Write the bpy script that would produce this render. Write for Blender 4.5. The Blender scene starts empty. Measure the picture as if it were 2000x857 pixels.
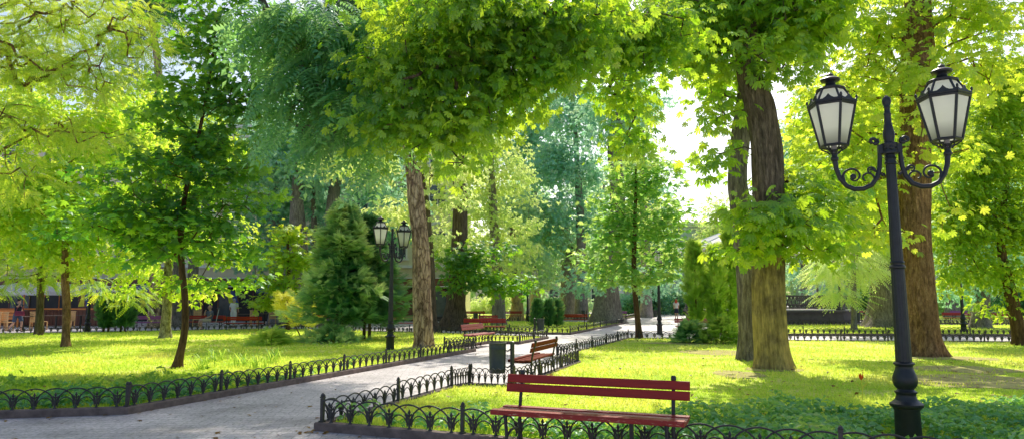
import bpy, math, random
import numpy as np
from mathutils import Vector, noise as mnoise
from mathutils.geometry import tessellate_polygon

PI = math.pi
R = math.radians
scene = bpy.context.scene
COL = scene.collection
random.seed(7)

# ------------------------------------------------------------------ camera
F_PX = 1333.3                      # focal length in photo pixels (24 mm on 36 mm, 2000 px wide)
PITCH = R(6.8)
EYE = 1.55
cam_data = bpy.data.cameras.new('camera')
cam_data.lens = 24
cam_data.sensor_width = 36
cam_data.clip_start = 0.05
cam_data.clip_end = 3000
cam = bpy.data.objects.new('camera', cam_data)
COL.objects.link(cam)
cam.location = (0, 0, EYE)
cam.rotation_euler = (R(90) + PITCH, 0, 0)
scene.camera = cam


def W(px, py, Y):
    """survey helper: the point at distance Y ahead seen at photo position (px, py)"""
    a = (px - 1000) / F_PX
    b = (428.5 - py) / F_PX
    dy = math.cos(PITCH) - b * math.sin(PITCH)
    dz = math.sin(PITCH) + b * math.cos(PITCH)
    return np.array([a / dy * Y, Y, EYE + dz / dy * Y])


def GX(px, Y):
    """x on the ground at distance Y under photo column px"""
    return (px - 1000) / F_PX * Y * 1.007


# ------------------------------------------------------------------ world and sun
SUN_EL, SUN_AZ = R(46), R(12)      # azimuth measured from +Y towards +X
world = bpy.data.worlds.new('World')
scene.world = world
world.use_nodes = True
nt = world.node_tree
bg = nt.nodes['Background']
sky = nt.nodes.new('ShaderNodeTexSky')
sky.sky_type = 'NISHITA'
sky.sun_disc = False
sky.sun_elevation = SUN_EL
sky.sun_rotation = SUN_AZ
sky.air_density = 1.0
sky.dust_density = 2.5
sky.ozone_density = 1.0
nt.links.new(sky.outputs[0], bg.inputs[0])
bg.inputs[1].default_value = 0.19
sun_d = bpy.data.lights.new('sun', 'SUN')
sun_d.energy = 5.0
sun_d.angle = R(0.5)
sun_d.color = (1.0, 0.95, 0.80)
sun = bpy.data.objects.new('sun', sun_d)
COL.objects.link(sun)
sd = Vector((math.sin(SUN_AZ) * math.cos(SUN_EL), math.cos(SUN_AZ) * math.cos(SUN_EL), math.sin(SUN_EL)))
sun.rotation_euler = sd.to_track_quat('Z', 'Y').to_euler()
sun.location = sd * 60

scene.view_settings.view_transform = 'Standard'
scene.view_settings.look = 'None'
scene.view_settings.exposure = 0
cy = scene.cycles
cy.max_bounces = 10
cy.diffuse_bounces = 5
cy.glossy_bounces = 3
cy.transmission_bounces = 6
cy.transparent_max_bounces = 6
cy.sample_clamp_indirect = 6
cy.caustics_reflective = False
cy.caustics_refractive = False
cy.use_denoising = True

# ------------------------------------------------------------------ materials
MATS = {}


def new_mat(name):
    m = bpy.data.materials.new(name)
    m.use_nodes = True
    t = m.node_tree
    b = t.nodes['Principled BSDF']
    MATS[name] = m
    return m, t, b


def nd(t, kind, **kw):
    n = t.nodes.new(kind)
    for k, v in kw.items():
        setattr(n, k, v)
    return n


def ramp(t, fac, stops):
    r = nd(t, 'ShaderNodeValToRGB')
    el = r.color_ramp.elements
    while len(el) < len(stops):
        el.new(0.5)
    for e, (p, c) in zip(el, stops):
        e.position = p
        e.color = (*c, 1)
    t.links.new(fac, r.inputs[0])
    return r


def coords(t, scale=(1, 1, 1), kind='Object'):
    tc = nd(t, 'ShaderNodeTexCoord')
    mp = nd(t, 'ShaderNodeMapping')
    mp.inputs['Scale'].default_value = scale
    t.links.new(tc.outputs[kind], mp.inputs[0])
    return mp.outputs[0]


def noise_node(t, vec, scale, detail=4, rough=0.6):
    n = nd(t, 'ShaderNodeTexNoise')
    n.inputs['Scale'].default_value = scale
    n.inputs['Detail'].default_value = detail
    n.inputs['Roughness'].default_value = rough
    t.links.new(vec, n.inputs['Vector'])
    return n


def bump(t, b, height, strength=0.3, dist=0.02):
    bp = nd(t, 'ShaderNodeBump')
    bp.inputs['Strength'].default_value = strength
    bp.inputs['Distance'].default_value = dist
    t.links.new(height, bp.inputs['Height'])
    t.links.new(bp.outputs[0], b.inputs['Normal'])


def plain(name, c0, c1=None, rough=0.6, spec=0.4, scale=6, stretch=(1, 1, 1), metal=0.0, bs=0.15):
    """surface with a noise between two colours and a fine bump"""
    m, t, b = new_mat(name)
    c1 = c1 or tuple(x * 0.6 for x in c0)
    v = coords(t, stretch)
    n = noise_node(t, v, scale, 6)
    r = ramp(t, n.outputs['Fac'], [(0.3, c1), (0.7, c0)])
    t.links.new(r.outputs[0], b.inputs['Base Color'])
    b.inputs['Roughness'].default_value = rough
    b.inputs['Specular IOR Level'].default_value = spec
    b.inputs['Metallic'].default_value = metal
    if bs:
        n2 = noise_node(t, v, scale * 5, 3)
        bump(t, b, n2.outputs['Fac'], bs, 0.01)
    return m


def leaf_mat(name, stops, trans, mix=0.5, gloss=0.05, tboost=1.0):
    """foliage: stops colours by the per-leaf value, trans = light through the leaf"""
    m, t, b = new_mat(name)
    t.nodes.remove(b)
    out = t.nodes['Material Output']
    at = nd(t, 'ShaderNodeAttribute', attribute_name='rnd')
    r = ramp(t, at.outputs['Fac'], stops)
    d = nd(t, 'ShaderNodeBsdfDiffuse')
    t.links.new(r.outputs[0], d.inputs[0])
    tr = nd(t, 'ShaderNodeBsdfTranslucent')
    r2 = ramp(t, at.outputs['Fac'], trans)
    t.links.new(r2.outputs[0], tr.inputs[0])
    mx = nd(t, 'ShaderNodeMixShader')
    mx.inputs[0].default_value = mix
    t.links.new(d.outputs[0], mx.inputs[1])
    t.links.new(tr.outputs[0], mx.inputs[2])
    g = nd(t, 'ShaderNodeBsdfGlossy')
    g.inputs['Roughness'].default_value = 0.45
    g.inputs['Color'].default_value = (0.9, 1, 0.95, 1)
    m2 = nd(t, 'ShaderNodeMixShader')
    m2.inputs[0].default_value = gloss
    t.links.new(mx.outputs[0], m2.inputs[1])
    t.links.new(g.outputs[0], m2.inputs[2])
    t.links.new(m2.outputs[0], out.inputs[0])
    return m


def leaf3(name, dark, mid, light, tdark, tlight, mix=0.5, gloss=0.05):
    tip = tuple(a * .5 + b_ * .5 for a, b_ in zip(light, (.55, .36, .08)))
    return leaf_mat(name, [(0.12, dark), (0.45, mid), (0.86, light), (.97, tip)], [(0.12, tdark), (0.86, tlight)], mix, gloss)


# foliage families
leaf3('leaf_maple', (.012, .09, .05), (.028, .17, .045), (.10, .32, .03), (.12, .44, .02), (.60, .90, .04), .58, .07)
leaf3('leaf_chestnut', (.018, .095, .02), (.045, .18, .02), (.14, .34, .03), (.36, .72, .015), (.82, .97, .05), .62, .06)
leaf3('leaf_yellow', (.18, .46, .04), (.36, .64, .05), (.64, .80, .09), (.66, .93, .05), (.98, .99, .14), .66, .05)
leaf3('leaf_bright', (.09, .28, .035), (.19, .42, .04), (.40, .60, .06), (.58, .84, .025), (.96, .98, .08), .63, .06)
leaf3('leaf_fresh', (.07, .26, .08), (.16, .42, .12), (.32, .58, .15), (.36, .74, .12), (.82, .96, .20), .58, .06)
leaf3('leaf_teal_haze', (.22, .54, .42), (.34, .66, .50), (.50, .76, .56), (.44, .80, .48), (.74, .92, .56), .52, .06)  # blue-green of distance haze put into the leaf colour
leaf3('leaf_pale_haze', (.46, .68, .20), (.62, .82, .26), (.80, .92, .34), (.84, .98, .28), (.99, .99, .46), .57, .05)  # paleness of bright haze mixed into the leaf colour
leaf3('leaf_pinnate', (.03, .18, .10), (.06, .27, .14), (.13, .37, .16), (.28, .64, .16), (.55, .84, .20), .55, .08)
leaf3('leaf_far_haze', (.40, .66, .42), (.54, .76, .46), (.70, .86, .48), (.66, .90, .46), (.95, .99, .56), .55, .04)  # leaves coloured lighter to stand in for haze
leaf3('leaf_needle', (.07, .17, .10), (.10, .23, .12), (.17, .30, .14), (.16, .36, .12), (.32, .50, .16), .4, .05)
leaf3('leaf_thuja', (.09, .24, .04), (.18, .38, .06), (.34, .54, .08), (.52, .78, .08), (.82, .95, .14), .56, .04)
leaf3('leaf_conifer', (.035, .20, .10), (.10, .37, .13), (.60, .80, .28), (.18, .54, .14), (.82, .95, .32), .48, .05)
leaf3('leaf_golden', (.62, .60, .08), (.70, .66, .08), (.85, .78, .15), (.75, .75, .08), (.95, .92, .2), .45, .05)
leaf3('leaf_shrub', (.03, .15, .08), (.05, .21, .10), (.12, .30, .11), (.14, .38, .11), (.30, .55, .14), .42, .06)
leaf3('leaf_ground', (.04, .22, .08), (.08, .36, .10), (.22, .54, .13), (.24, .60, .08), (.60, .86, .14), .45, .08)
leaf3('grass_blade', (.34, .58, .035), (.60, .76, .06), (.86, .86, .18), (.66, .88, .05), (.98, .98, .18), .5, .03)
leaf3('leaf_fallen', (.16, .08, .03), (.28, .14, .04), (.42, .26, .08), (.3, .15, .03), (.5, .3, .06), .25, .03)

# lawn sheet
m, t, b = new_mat('lawn')
v = coords(t)
n1 = noise_node(t, v, 0.55, 5)
n2 = noise_node(t, v, 9, 6, .7)
n3 = noise_node(t, v, 60, 3, .7)
r1 = ramp(t, n1.outputs['Fac'], [(.28, (.40, .62, .04)), (.48, (.66, .78, .08)), (.62, (.86, .86, .20)), (.76, (.66, .54, .24))])
r2 = ramp(t, n2.outputs['Fac'], [(.3, (.6, .66, .5)), (.58, (1, 1, 1))])
mxc = nd(t, 'ShaderNodeMix', data_type='RGBA', blend_type='MULTIPLY')
mxc.inputs[0].default_value = 1
t.links.new(r1.outputs[0], mxc.inputs[6])
t.links.new(r2.outputs[0], mxc.inputs[7])
t.links.new(mxc.outputs[2], b.inputs['Base Color'])
b.inputs['Roughness'].default_value = .9
b.inputs['Specular IOR Level'].default_value = .15
bump(t, b, n3.outputs['Fac'], .6, .03)

# pavers
m, t, b = new_mat('pavers')
v = coords(t)
rot = nd(t, 'ShaderNodeMapping')
rot.inputs['Rotation'].default_value = (0, 0, R(-4))
t.links.new(v, rot.inputs[0])
wn = noise_node(t, v, 1.5, 3)
wadd = nd(t, 'ShaderNodeVectorMath', operation='MULTIPLY_ADD')
t.links.new(wn.outputs['Color'], wadd.inputs[0])
wadd.inputs[1].default_value = (.06, .06, 0)
t.links.new(rot.outputs[0], wadd.inputs[2])
br = nd(t, 'ShaderNodeTexBrick')
br.inputs['Scale'].default_value = 1.0
br.inputs['Brick Width'].default_value = .32
br.inputs['Row Height'].default_value = .16
br.inputs['Mortar Size'].default_value = .008
br.inputs['Mortar Smooth'].default_value = .4
br.inputs['Color1'].default_value = (.74, .675, .69, 1)
br.inputs['Color2'].default_value = (.82, .755, .765, 1)
br.inputs['Mortar'].default_value = (.44, .41, .41, 1)
t.links.new(wadd.outputs[0], br.inputs['Vector'])
pn = noise_node(t, v, .9, 6, .65)
pr = ramp(t, pn.outputs['Fac'], [(.3, (.50, .48, .49)), (.5, (.85, .83, .84)), (.7, (1.12, 1.09, 1.08))])
px_ = nd(t, 'ShaderNodeMix', data_type='RGBA', blend_type='MULTIPLY')
px_.inputs[0].default_value = 1
t.links.new(br.outputs['Color'], px_.inputs[6])
t.links.new(pr.outputs[0], px_.inputs[7])
sp = noise_node(t, v, 22, 5, .7)
spr = ramp(t, sp.outputs['Fac'], [(.36, (.55, .53, .5)), (.55, (1, 1, 1))])
px2 = nd(t, 'ShaderNodeMix', data_type='RGBA', blend_type='MULTIPLY')
px2.inputs[0].default_value = 1
t.links.new(px_.outputs[2], px2.inputs[6])
t.links.new(spr.outputs[0], px2.inputs[7])
t.links.new(px2.outputs[2], b.inputs['Base Color'])
b.inputs['Roughness'].default_value = .55
b.inputs['Specular IOR Level'].default_value = .45
hm = nd(t, 'ShaderNodeMath', operation='MULTIPLY_ADD')
t.links.new(sp.outputs['Fac'], hm.inputs[0])
hm.inputs[1].default_value = .35
iv = nd(t, 'ShaderNodeMath', operation='SUBTRACT')
iv.inputs[0].default_value = 1
t.links.new(br.outputs['Fac'], iv.inputs[1])
t.links.new(iv.outputs[0], hm.inputs[2])
bump(t, b, hm.outputs[0], .5, .012)


def bark(name, light, mid, dark, zs=1.3, scale=15, strength=1.0, moss=None, plates=.5):
    m, t, b = new_mat(name)
    v = coords(t, (1, 1, zs * .11))
    n = noise_node(t, v, scale, 9, .7)
    v3 = coords(t)
    big = noise_node(t, v3, 1.1, 4)
    vo = nd(t, 'ShaderNodeTexVoronoi', feature='DISTANCE_TO_EDGE')
    vo.inputs['Scale'].default_value = scale * 1.5
    vo.inputs['Randomness'].default_value = 1
    wv = nd(t, 'ShaderNodeVectorMath', operation='MULTIPLY_ADD')
    t.links.new(n.outputs['Color'], wv.inputs[0])
    wv.inputs[1].default_value = (.22, .22, .22)
    t.links.new(v, wv.inputs[2])
    t.links.new(wv.outputs[0], vo.inputs['Vector'])
    r = ramp(t, n.outputs['Fac'], [(.36, dark), (.5, mid), (.63, light)])
    cr = ramp(t, vo.outputs['Distance'], [(.0, (.3, .27, .25)), (.11, (1, 1, 1))])
    mx = nd(t, 'ShaderNodeMix', data_type='RGBA', blend_type='MULTIPLY')
    mx.inputs[0].default_value = plates
    t.links.new(r.outputs[0], mx.inputs[6])
    t.links.new(cr.outputs[0], mx.inputs[7])
    bgc = ramp(t, big.outputs['Fac'], [(.3, (.68, .66, .64)), (.68, (1.15, 1.12, 1.08))])
    m0 = nd(t, 'ShaderNodeMix', data_type='RGBA', blend_type='MULTIPLY')
    m0.inputs[0].default_value = 1
    t.links.new(mx.outputs[2], m0.inputs[6])
    t.links.new(bgc.outputs[0], m0.inputs[7])
    last = m0.outputs[2]
    if moss:
        sx = nd(t, 'ShaderNodeSeparateXYZ')
        t.links.new(v3, sx.inputs[0])
        nm = noise_node(t, v3, 1.9, 6)
        hz = nd(t, 'ShaderNodeMath', operation='MULTIPLY_ADD')
        t.links.new(sx.outputs['Z'], hz.inputs[0])
        hz.inputs[1].default_value = -.10
        t.links.new(nm.outputs['Fac'], hz.inputs[2])
        rm = ramp(t, hz.outputs[0], [(.16, (0, 0, 0)), (.42, (.9, .9, .9))])
        mm = nd(t, 'ShaderNodeMix', data_type='RGBA')
        t.links.new(rm.outputs[0], mm.inputs[0])
        t.links.new(last, mm.inputs[6])
        mc = nd(t, 'ShaderNodeMix', data_type='RGBA', blend_type='MULTIPLY')
        mc.inputs[0].default_value = 1
        mc.inputs[6].default_value = (*moss, 1)
        rr = ramp(t, n.outputs['Fac'], [(.3, (.4, .4, .4)), (.66, (1.3, 1.3, 1.3))])
        t.links.new(rr.outputs[0], mc.inputs[7])
        t.links.new(mc.outputs[2], mm.inputs[7])
        last = mm.outputs[2]
    t.links.new(last, b.inputs['Base Color'])
    b.inputs['Roughness'].default_value = .9
    b.inputs['Specular IOR Level'].default_value = .2
    ad = nd(t, 'ShaderNodeMath', operation='MULTIPLY_ADD')
    mn = nd(t, 'ShaderNodeMath', operation='MINIMUM')
    t.links.new(vo.outputs['Distance'], mn.inputs[0])
    mn.inputs[1].default_value = .14
    t.links.new(mn.outputs[0], ad.inputs[0])
    ad.inputs[1].default_value = 2.0 * plates
    t.links.new(n.outputs['Fac'], ad.inputs[2])
    bump(t, b, ad.outputs[0], strength, .06)
    return m


bark('bark_chestnut', (.34, .26, .19), (.22, .165, .12), (.09, .07, .05), moss=(.66, .49, .17))
bark('bark_brown', (.56, .35, .19), (.40, .23, .12), (.17, .10, .055), zs=2.2, plates=.6)
bark('bark_grey', (.46, .41, .37), (.31, .27, .24), (.14, .125, .11))
bark('bark_dark', (.26, .20, .15), (.17, .13, .095), (.08, .06, .045))
bark('bark_pine', (.78, .60, .42), (.60, .43, .29), (.20, .12, .08), zs=2.6, scale=6, strength=1.3, plates=.9)
bark('bark_young', (.24, .15, .08), (.17, .10, .055), (.09, .055, .03), scale=14)
bark('bark_birch', (.55, .52, .40), (.40, .36, .25), (.08, .07, .05), zs=5, scale=8)
bark('bark_far_haze', (.46, .42, .43), (.36, .32, .33), (.24, .21, .22))  # bark colour lightened to stand in for distance haze

plain('iron', (.022, .026, .03), (.012, .014, .017), .42, .5, 14, bs=.2)
plain('iron_fence', (.062, .055, .052), (.030, .028, .028), .42, .5, 20, bs=.25)
plain('iron_far', (.05, .055, .06), (.03, .033, .037), .5, .5, 14)
plain('bin_green', (.055, .065, .052), (.030, .036, .030), .38, .5, 9)
plain('kerb_stone', (.27, .20, .175), (.12, .09, .08), .85, .3, 7, bs=.6)
plain('soil', (.60, .54, .20), (.38, .31, .13), .95, .1, 3, bs=.6)


def paint(name, c, c_dark, worn, amount):
    m, t, b = new_mat(name)
    v = coords(t, (.6, 6, 6))
    n = noise_node(t, v, 5, 8, .7)
    r = ramp(t, n.outputs['Fac'], [(.3, c_dark), (.65, c)])
    v2 = coords(t, (1.5, 7, 7))
    n2 = noise_node(t, v2, 9, 9, .75)
    w = ramp(t, n2.outputs['Fac'], [(amount, (0, 0, 0)), (amount + .07, (1, 1, 1))])
    mx = nd(t, 'ShaderNodeMix', data_type='RGBA')
    t.links.new(w.outputs[0], mx.inputs[0])
    t.links.new(r.outputs[0], mx.inputs[6])
    mx.inputs[7].default_value = (*worn, 1)
    t.links.new(mx.outputs[2], b.inputs['Base Color'])
    b.inputs['Roughness'].default_value = .38
    b.inputs['Specular IOR Level'].default_value = .3
    bump(t, b, n.outputs['Fac'], .25, .006)
    return m


paint('paint_red', (.38, .026, .015), (.26, .015, .010), (.45, .28, .20), .68)
paint('paint_seat', (.38, .040, .028), (.24, .02, .018), (.60, .42, .30), .58)
paint('paint_worn', (.20, .046, .024), (.13, .028, .016), (.36, .18, .10), .62)
_b = MATS['paint_worn'].node_tree.nodes['Principled BSDF']
_b.inputs['Roughness'].default_value = .8
_b.inputs['Specular IOR Level'].default_value = .06
paint('paint_violet', (.38, .12, .30), (.30, .08, .24), (.5, .35, .4), .7)
paint('paint_pink', (.48, .13, .13), (.36, .08, .08), (.6, .4, .35), .68)


def glass_mat(name, c, tr, k=.6):
    m, t, b = new_mat(name)
    t.nodes.remove(b)
    out = t.nodes['Material Output']
    d = nd(t, 'ShaderNodeBsdfDiffuse')
    v = coords(t)
    n = noise_node(t, v, 7, 5)
    r = ramp(t, n.outputs['Fac'], [(.3, tuple(x * .8 for x in c)), (.7, c)])
    sx = nd(t, 'ShaderNodeSeparateXYZ')
    t.links.new(v, sx.inputs[0])
    mr = nd(t, 'ShaderNodeMapRange')
    mr.inputs['From Min'].default_value = 3.27
    mr.inputs['From Max'].default_value = 3.77
    t.links.new(sx.outputs['Z'], mr.inputs['Value'])
    gr = ramp(t, mr.outputs[0], [(0, (.50, .50, .48)), (.16, (.72, .72, .69)), (.4, (1, 1, 1))] if name == 'frosted' else [(0, (1, 1, 1)), (1, (1, 1, 1))])  # bulb's shadow painted as a darker foot on the frosted panes
    dm = nd(t, 'ShaderNodeMix', data_type='RGBA', blend_type='MULTIPLY')
    dm.inputs[0].default_value = 1
    t.links.new(r.outputs[0], dm.inputs[6])
    t.links.new(gr.outputs[0], dm.inputs[7])
    t.links.new(dm.outputs[2], d.inputs[0])
    tl = nd(t, 'ShaderNodeBsdfTranslucent')
    tm = nd(t, 'ShaderNodeMix', data_type='RGBA', blend_type='MULTIPLY')
    tm.inputs[0].default_value = 1
    tm.inputs[6].default_value = (*tr, 1)
    t.links.new(gr.outputs[0], tm.inputs[7])
    t.links.new(tm.outputs[2], tl.inputs[0])
    mx = nd(t, 'ShaderNodeMixShader')
    mx.inputs[0].default_value = k
    t.links.new(d.outputs[0], mx.inputs[1])
    t.links.new(tl.outputs[0], mx.inputs[2])
    g = nd(t, 'ShaderNodeBsdfGlossy')
    g.inputs['Roughness'].default_value = .15
    m2 = nd(t, 'ShaderNodeMixShader')
    m2.inputs[0].default_value = .08
    t.links.new(mx.outputs[0], m2.inputs[1])
    t.links.new(g.outputs[0], m2.inputs[2])
    t.links.new(m2.outputs[0], out.inputs[0])


glass_mat('frosted', (.88, .90, .87), (.99, .99, .95), .86)
glass_mat('fabric_white', (.88, .89, .92), (.9, .92, .95), .5)
plain('bulb', (.35, .36, .36), (.25, .25, .25), .3)
plain('wall_cream', (.78, .70, .50), (.68, .60, .42), .85, .2, 2)
plain('wall_pale', (.62, .66, .70), (.52, .56, .60), .85, .2, 2)
plain('trim_white', (.82, .80, .74), (.70, .68, .62), .7, .3, 3)
plain('shop_dark', (.035, .027, .026), (.02, .017, .017), .5, .4, 2)
plain('shop_brown', (.24, .09, .055), (.14, .055, .035), .5, .4, 3)
plain('sign_teal', (.10, .62, .55), (.08, .5, .45), .5, .4, 2, bs=0)
plain('wood_orange', (.90, .32, .08), (.70, .22, .05), .5, .4, 6, (1, 8, 8))
plain('wood_light', (.80, .50, .24), (.60, .36, .16), .55, .4, 6, (8, 8, 1))
plain('wood_table', (.16, .10, .07), (.10, .06, .045), .5, .4, 6)
plain('flag_yellow', (.75, .72, .10), (.62, .6, .08), .8, .2, 3)
plain('flag_blue', (.08, .11, .40), (.06, .08, .30), .8, .2, 3)
plain('awning_blue', (.12, .16, .34), (.08, .11, .26), .8, .2, 3)
plain('gazebo_iron', (.13, .105, .12), (.09, .075, .085), .5, .4, 8)
plain('gazebo_stone', (.17, .14, .15), (.11, .09, .10), .85, .2, 3)
plain('gazebo_frieze', (.30, .22, .16), (.20, .15, .11), .6, .3, 5)
plain('stone_pale', (.55, .50, .46), (.42, .38, .35), .85, .2, 3)
plain('skin', (.60, .36, .27), (.52, .29, .21), .55, .4, 8, bs=0)
plain('cloth_grey', (.16, .17, .21), (.12, .13, .16), .85, .1, 20)
plain('cloth_navy', (.035, .04, .065), (.025, .03, .045), .85, .1, 20)
plain('cloth_white', (.72, .70, .66), (.6, .58, .55), .85, .1, 20)
plain('cloth_beige', (.55, .48, .38), (.45, .38, .30), .85, .1, 20)
plain('cloth_denim', (.10, .13, .20), (.07, .09, .15), .85, .1, 20)
plain('bag_red', (.24, .02, .06), (.16, .012, .04), .5, .4, 10)
plain('hair_red', (.55, .09, .03), (.40, .05, .02), .6, .3, 30)
plain('hair_dark', (.035, .025, .02), (.02, .015, .012), .6, .3, 30)
plain('hair_grey', (.4, .38, .36), (.3, .28, .27), .7, .3, 30)
plain('window_glass', (.10, .12, .13), (.05, .06, .07), .12, .6, 1.5, bs=0)
plain('metal_pole', (.5, .5, .5), (.4, .4, .4), .4, .5, 5, metal=.6)


# ------------------------------------------------------------------ mesh building
class MB:
    def __init__(self):
        self.v = []
        self.f = []

    def add(self, verts, faces):
        o = len(self.v)
        self.v.extend([tuple(map(float, p)) for p in verts])
        self.f.extend([tuple(i + o for i in f) for f in faces])

    def box(self, c, s, rz=0.0, rx=0.0, taper=1.0):
        hx, hy, hz = s[0] / 2, s[1] / 2, s[2] / 2
        pts = []
        for sz in (-1, 1):
            k = taper if sz > 0 else 1
            for sx, sy in ((-1, -1), (1, -1), (1, 1), (-1, 1)):
                x, y, z = sx * hx * k, sy * hy * k, sz * hz
                y, z = y * math.cos(rx) - z * math.sin(rx), y * math.sin(rx) + z * math.cos(rx)
                x, y = x * math.cos(rz) - y * math.sin(rz), x * math.sin(rz) + y * math.cos(rz)
                pts.append((c[0] + x, c[1] + y, c[2] + z))
        self.add(pts, [(0, 3, 2, 1), (4, 5, 6, 7), (0, 1, 5, 4), (1, 2, 6, 5), (2, 3, 7, 6), (3, 0, 4, 7)])

    def board(self, c, s, rx=0.0, bev=0.006):
        """a long board along x with bevelled long edges, turned about x"""
        hx, hy, hz = s[0] / 2, s[1] / 2, s[2] / 2
        b_ = bev
        prof = [(-hy + b_, -hz), (hy - b_, -hz), (hy, -hz + b_), (hy, hz - b_), (hy - b_, hz), (-hy + b_, hz), (-hy, hz - b_), (-hy, -hz + b_)]
        pts = []
        for x in (-hx, hx):
            for y, z in prof:
                y2, z2 = y * math.cos(rx) - z * math.sin(rx), y * math.sin(rx) + z * math.cos(rx)
                pts.append((c[0] + x, c[1] + y2, c[2] + z2))
        n = 8
        fs = [(i, (i + 1) % n, n + (i + 1) % n, n + i) for i in range(n)]
        fs += [tuple(reversed(range(n))), tuple(range(n, 2 * n))]
        self.add(pts, fs)

    def tube(self, pts, radii, seg=8, caps=True):
        pts = [Vector(p) for p in pts]
        n = len(pts)
        if not hasattr(radii, '__len__'):
            radii = [radii] * n
        ref = None
        out = []
        for i, p in enumerate(pts):
            d = (pts[min(i + 1, n - 1)] - pts[max(i - 1, 0)]).normalized()
            if ref is None:
                a = Vector((0, 0, 1)) if abs(d.z) < .9 else Vector((1, 0, 0))
                ref = d.cross(a).normalized()
            ref = (ref - d * ref.dot(d)).normalized()
            q = d.cross(ref)
            for k in range(seg):
                an = 2 * PI * k / seg
                out.append(p + (ref * math.cos(an) + q * math.sin(an)) * radii[i])
        fs = []
        for i in range(n - 1):
            for k in range(seg):
                k2 = (k + 1) % seg
                fs.append((i * seg + k, i * seg + k2, (i + 1) * seg + k2, (i + 1) * seg + k))
        if caps:
            fs.append(tuple(reversed(range(seg))))
            fs.append(tuple((n - 1) * seg + k for k in range(seg)))
        self.add(out, fs)

    def lathe(self, prof, seg=16, c=(0, 0, 0), a0=0.0, flute=0.0, nfl=12):
        out = []
        for r, z in prof:
            for k in range(seg):
                an = a0 + 2 * PI * k / seg
                rr = r * (1 - flute * (0.5 + 0.5 * math.cos(an * nfl))) if flute else r
                out.append((c[0] + rr * math.cos(an), c[1] + rr * math.sin(an), c[2] + z))
        fs = []
        n = len(prof)
        for i in range(n - 1):
            for k in range(seg):
                k2 = (k + 1) % seg
                fs.append((i * seg + k, i * seg + k2, (i + 1) * seg + k2, (i + 1) * seg + k))
        fs.append(tuple(reversed(range(seg))))
        fs.append(tuple((n - 1) * seg + k for k in range(seg)))
        self.add(out, fs)

    def ball(self, c, r, seg=12, rings=8, sc=(1, 1, 1)):
        prof = [(max(1e-4, r * math.sin(PI * i / rings)), -r * math.cos(PI * i / rings)) for i in range(rings + 1)]
        o = len(self.v)
        self.lathe(prof, seg)
        for i in range(o, len(self.v)):
            x, y, z = self.v[i]
            self.v[i] = (c[0] + x * sc[0], c[1] + y * sc[1], c[2] + z * sc[2])

    def prism(self, poly, z0, z1):
        n = len(poly)
        vs = [(x, y, z0) for x, y in poly] + [(x, y, z1) for x, y in poly]
        fs = [(i, (i + 1) % n, n + (i + 1) % n, n + i) for i in range(n)]
        fs += [tuple(reversed(range(n))), tuple(range(n, 2 * n))]
        self.add(vs, fs)

    def strip(self, line, w, z0, z1, closed=False):
        """a mitred kerb-like bar along a ground polyline"""
        P = [Vector((p[0], p[1])) for p in line]
        n = len(P)
        L, Rr = [], []
        for i, p in enumerate(P):
            a = P[i - 1] if (closed or i > 0) else None
            c = P[(i + 1) % n] if (closed or i < n - 1) else None
            d1 = (p - a).normalized() if a is not None else (c - p).normalized()
            d2 = (c - p).normalized() if c is not None else d1
            n1 = Vector((-d1.y, d1.x))
            n2 = Vector((-d2.y, d2.x))
            mm = (n1 + n2)
            if mm.length < 1e-3:
                mm = n1
            mm.normalize()
            k = w / 2 / max(.35, mm.dot(n1))
            L.append(p + mm * k)
            Rr.append(p - mm * k)
        vs, fs = [], []
        bv = .012
        for i in range(n):
            l, r = L[i], Rr[i]
            dl = (r - l).normalized() * bv
            vs += [(l.x, l.y, z0), (l.x, l.y, z1 - bv), (l.x + dl.x, l.y + dl.y, z1), (r.x - dl.x, r.y - dl.y, z1), (r.x, r.y, z1 - bv), (r.x, r.y, z0)]
        m_ = n if closed else n - 1
        for i in range(m_):
            a, b2 = i * 6, ((i + 1) % n) * 6
            for k in range(5):
                fs.append((a + k, a + k + 1, b2 + k + 1, b2 + k))
        if not closed:
            fs.append((0, 1, 2, 3, 4, 5))
            a = (n - 1) * 6
            fs.append((a + 5, a + 4, a + 3, a + 2, a + 1, a))
        self.add(vs, fs)

    def mesh(self, name, mat, smooth=None):
        me = bpy.data.meshes.new(name)
        me.from_pydata(self.v, [], self.f)
        me.materials.append(MATS[mat])
        if smooth is not None:
            me.shade_smooth()
            if smooth < 180:
                me.set_sharp_from_angle(angle=R(smooth))
        me.update()
        return me

    def build(self, name, mat, parent=None, smooth=None, loc=None, rz=0):
        return put(name, self.mesh(name, mat, smooth), parent, loc, rz)


def put(name, me, parent=None, loc=None, rz=0):
    o = bpy.data.objects.new(name, me)
    COL.objects.link(o)
    if loc is not None:
        o.location = loc
    o.rotation_euler = (0, 0, rz)
    if parent is not None:
        o.parent = parent
    return o


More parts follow.
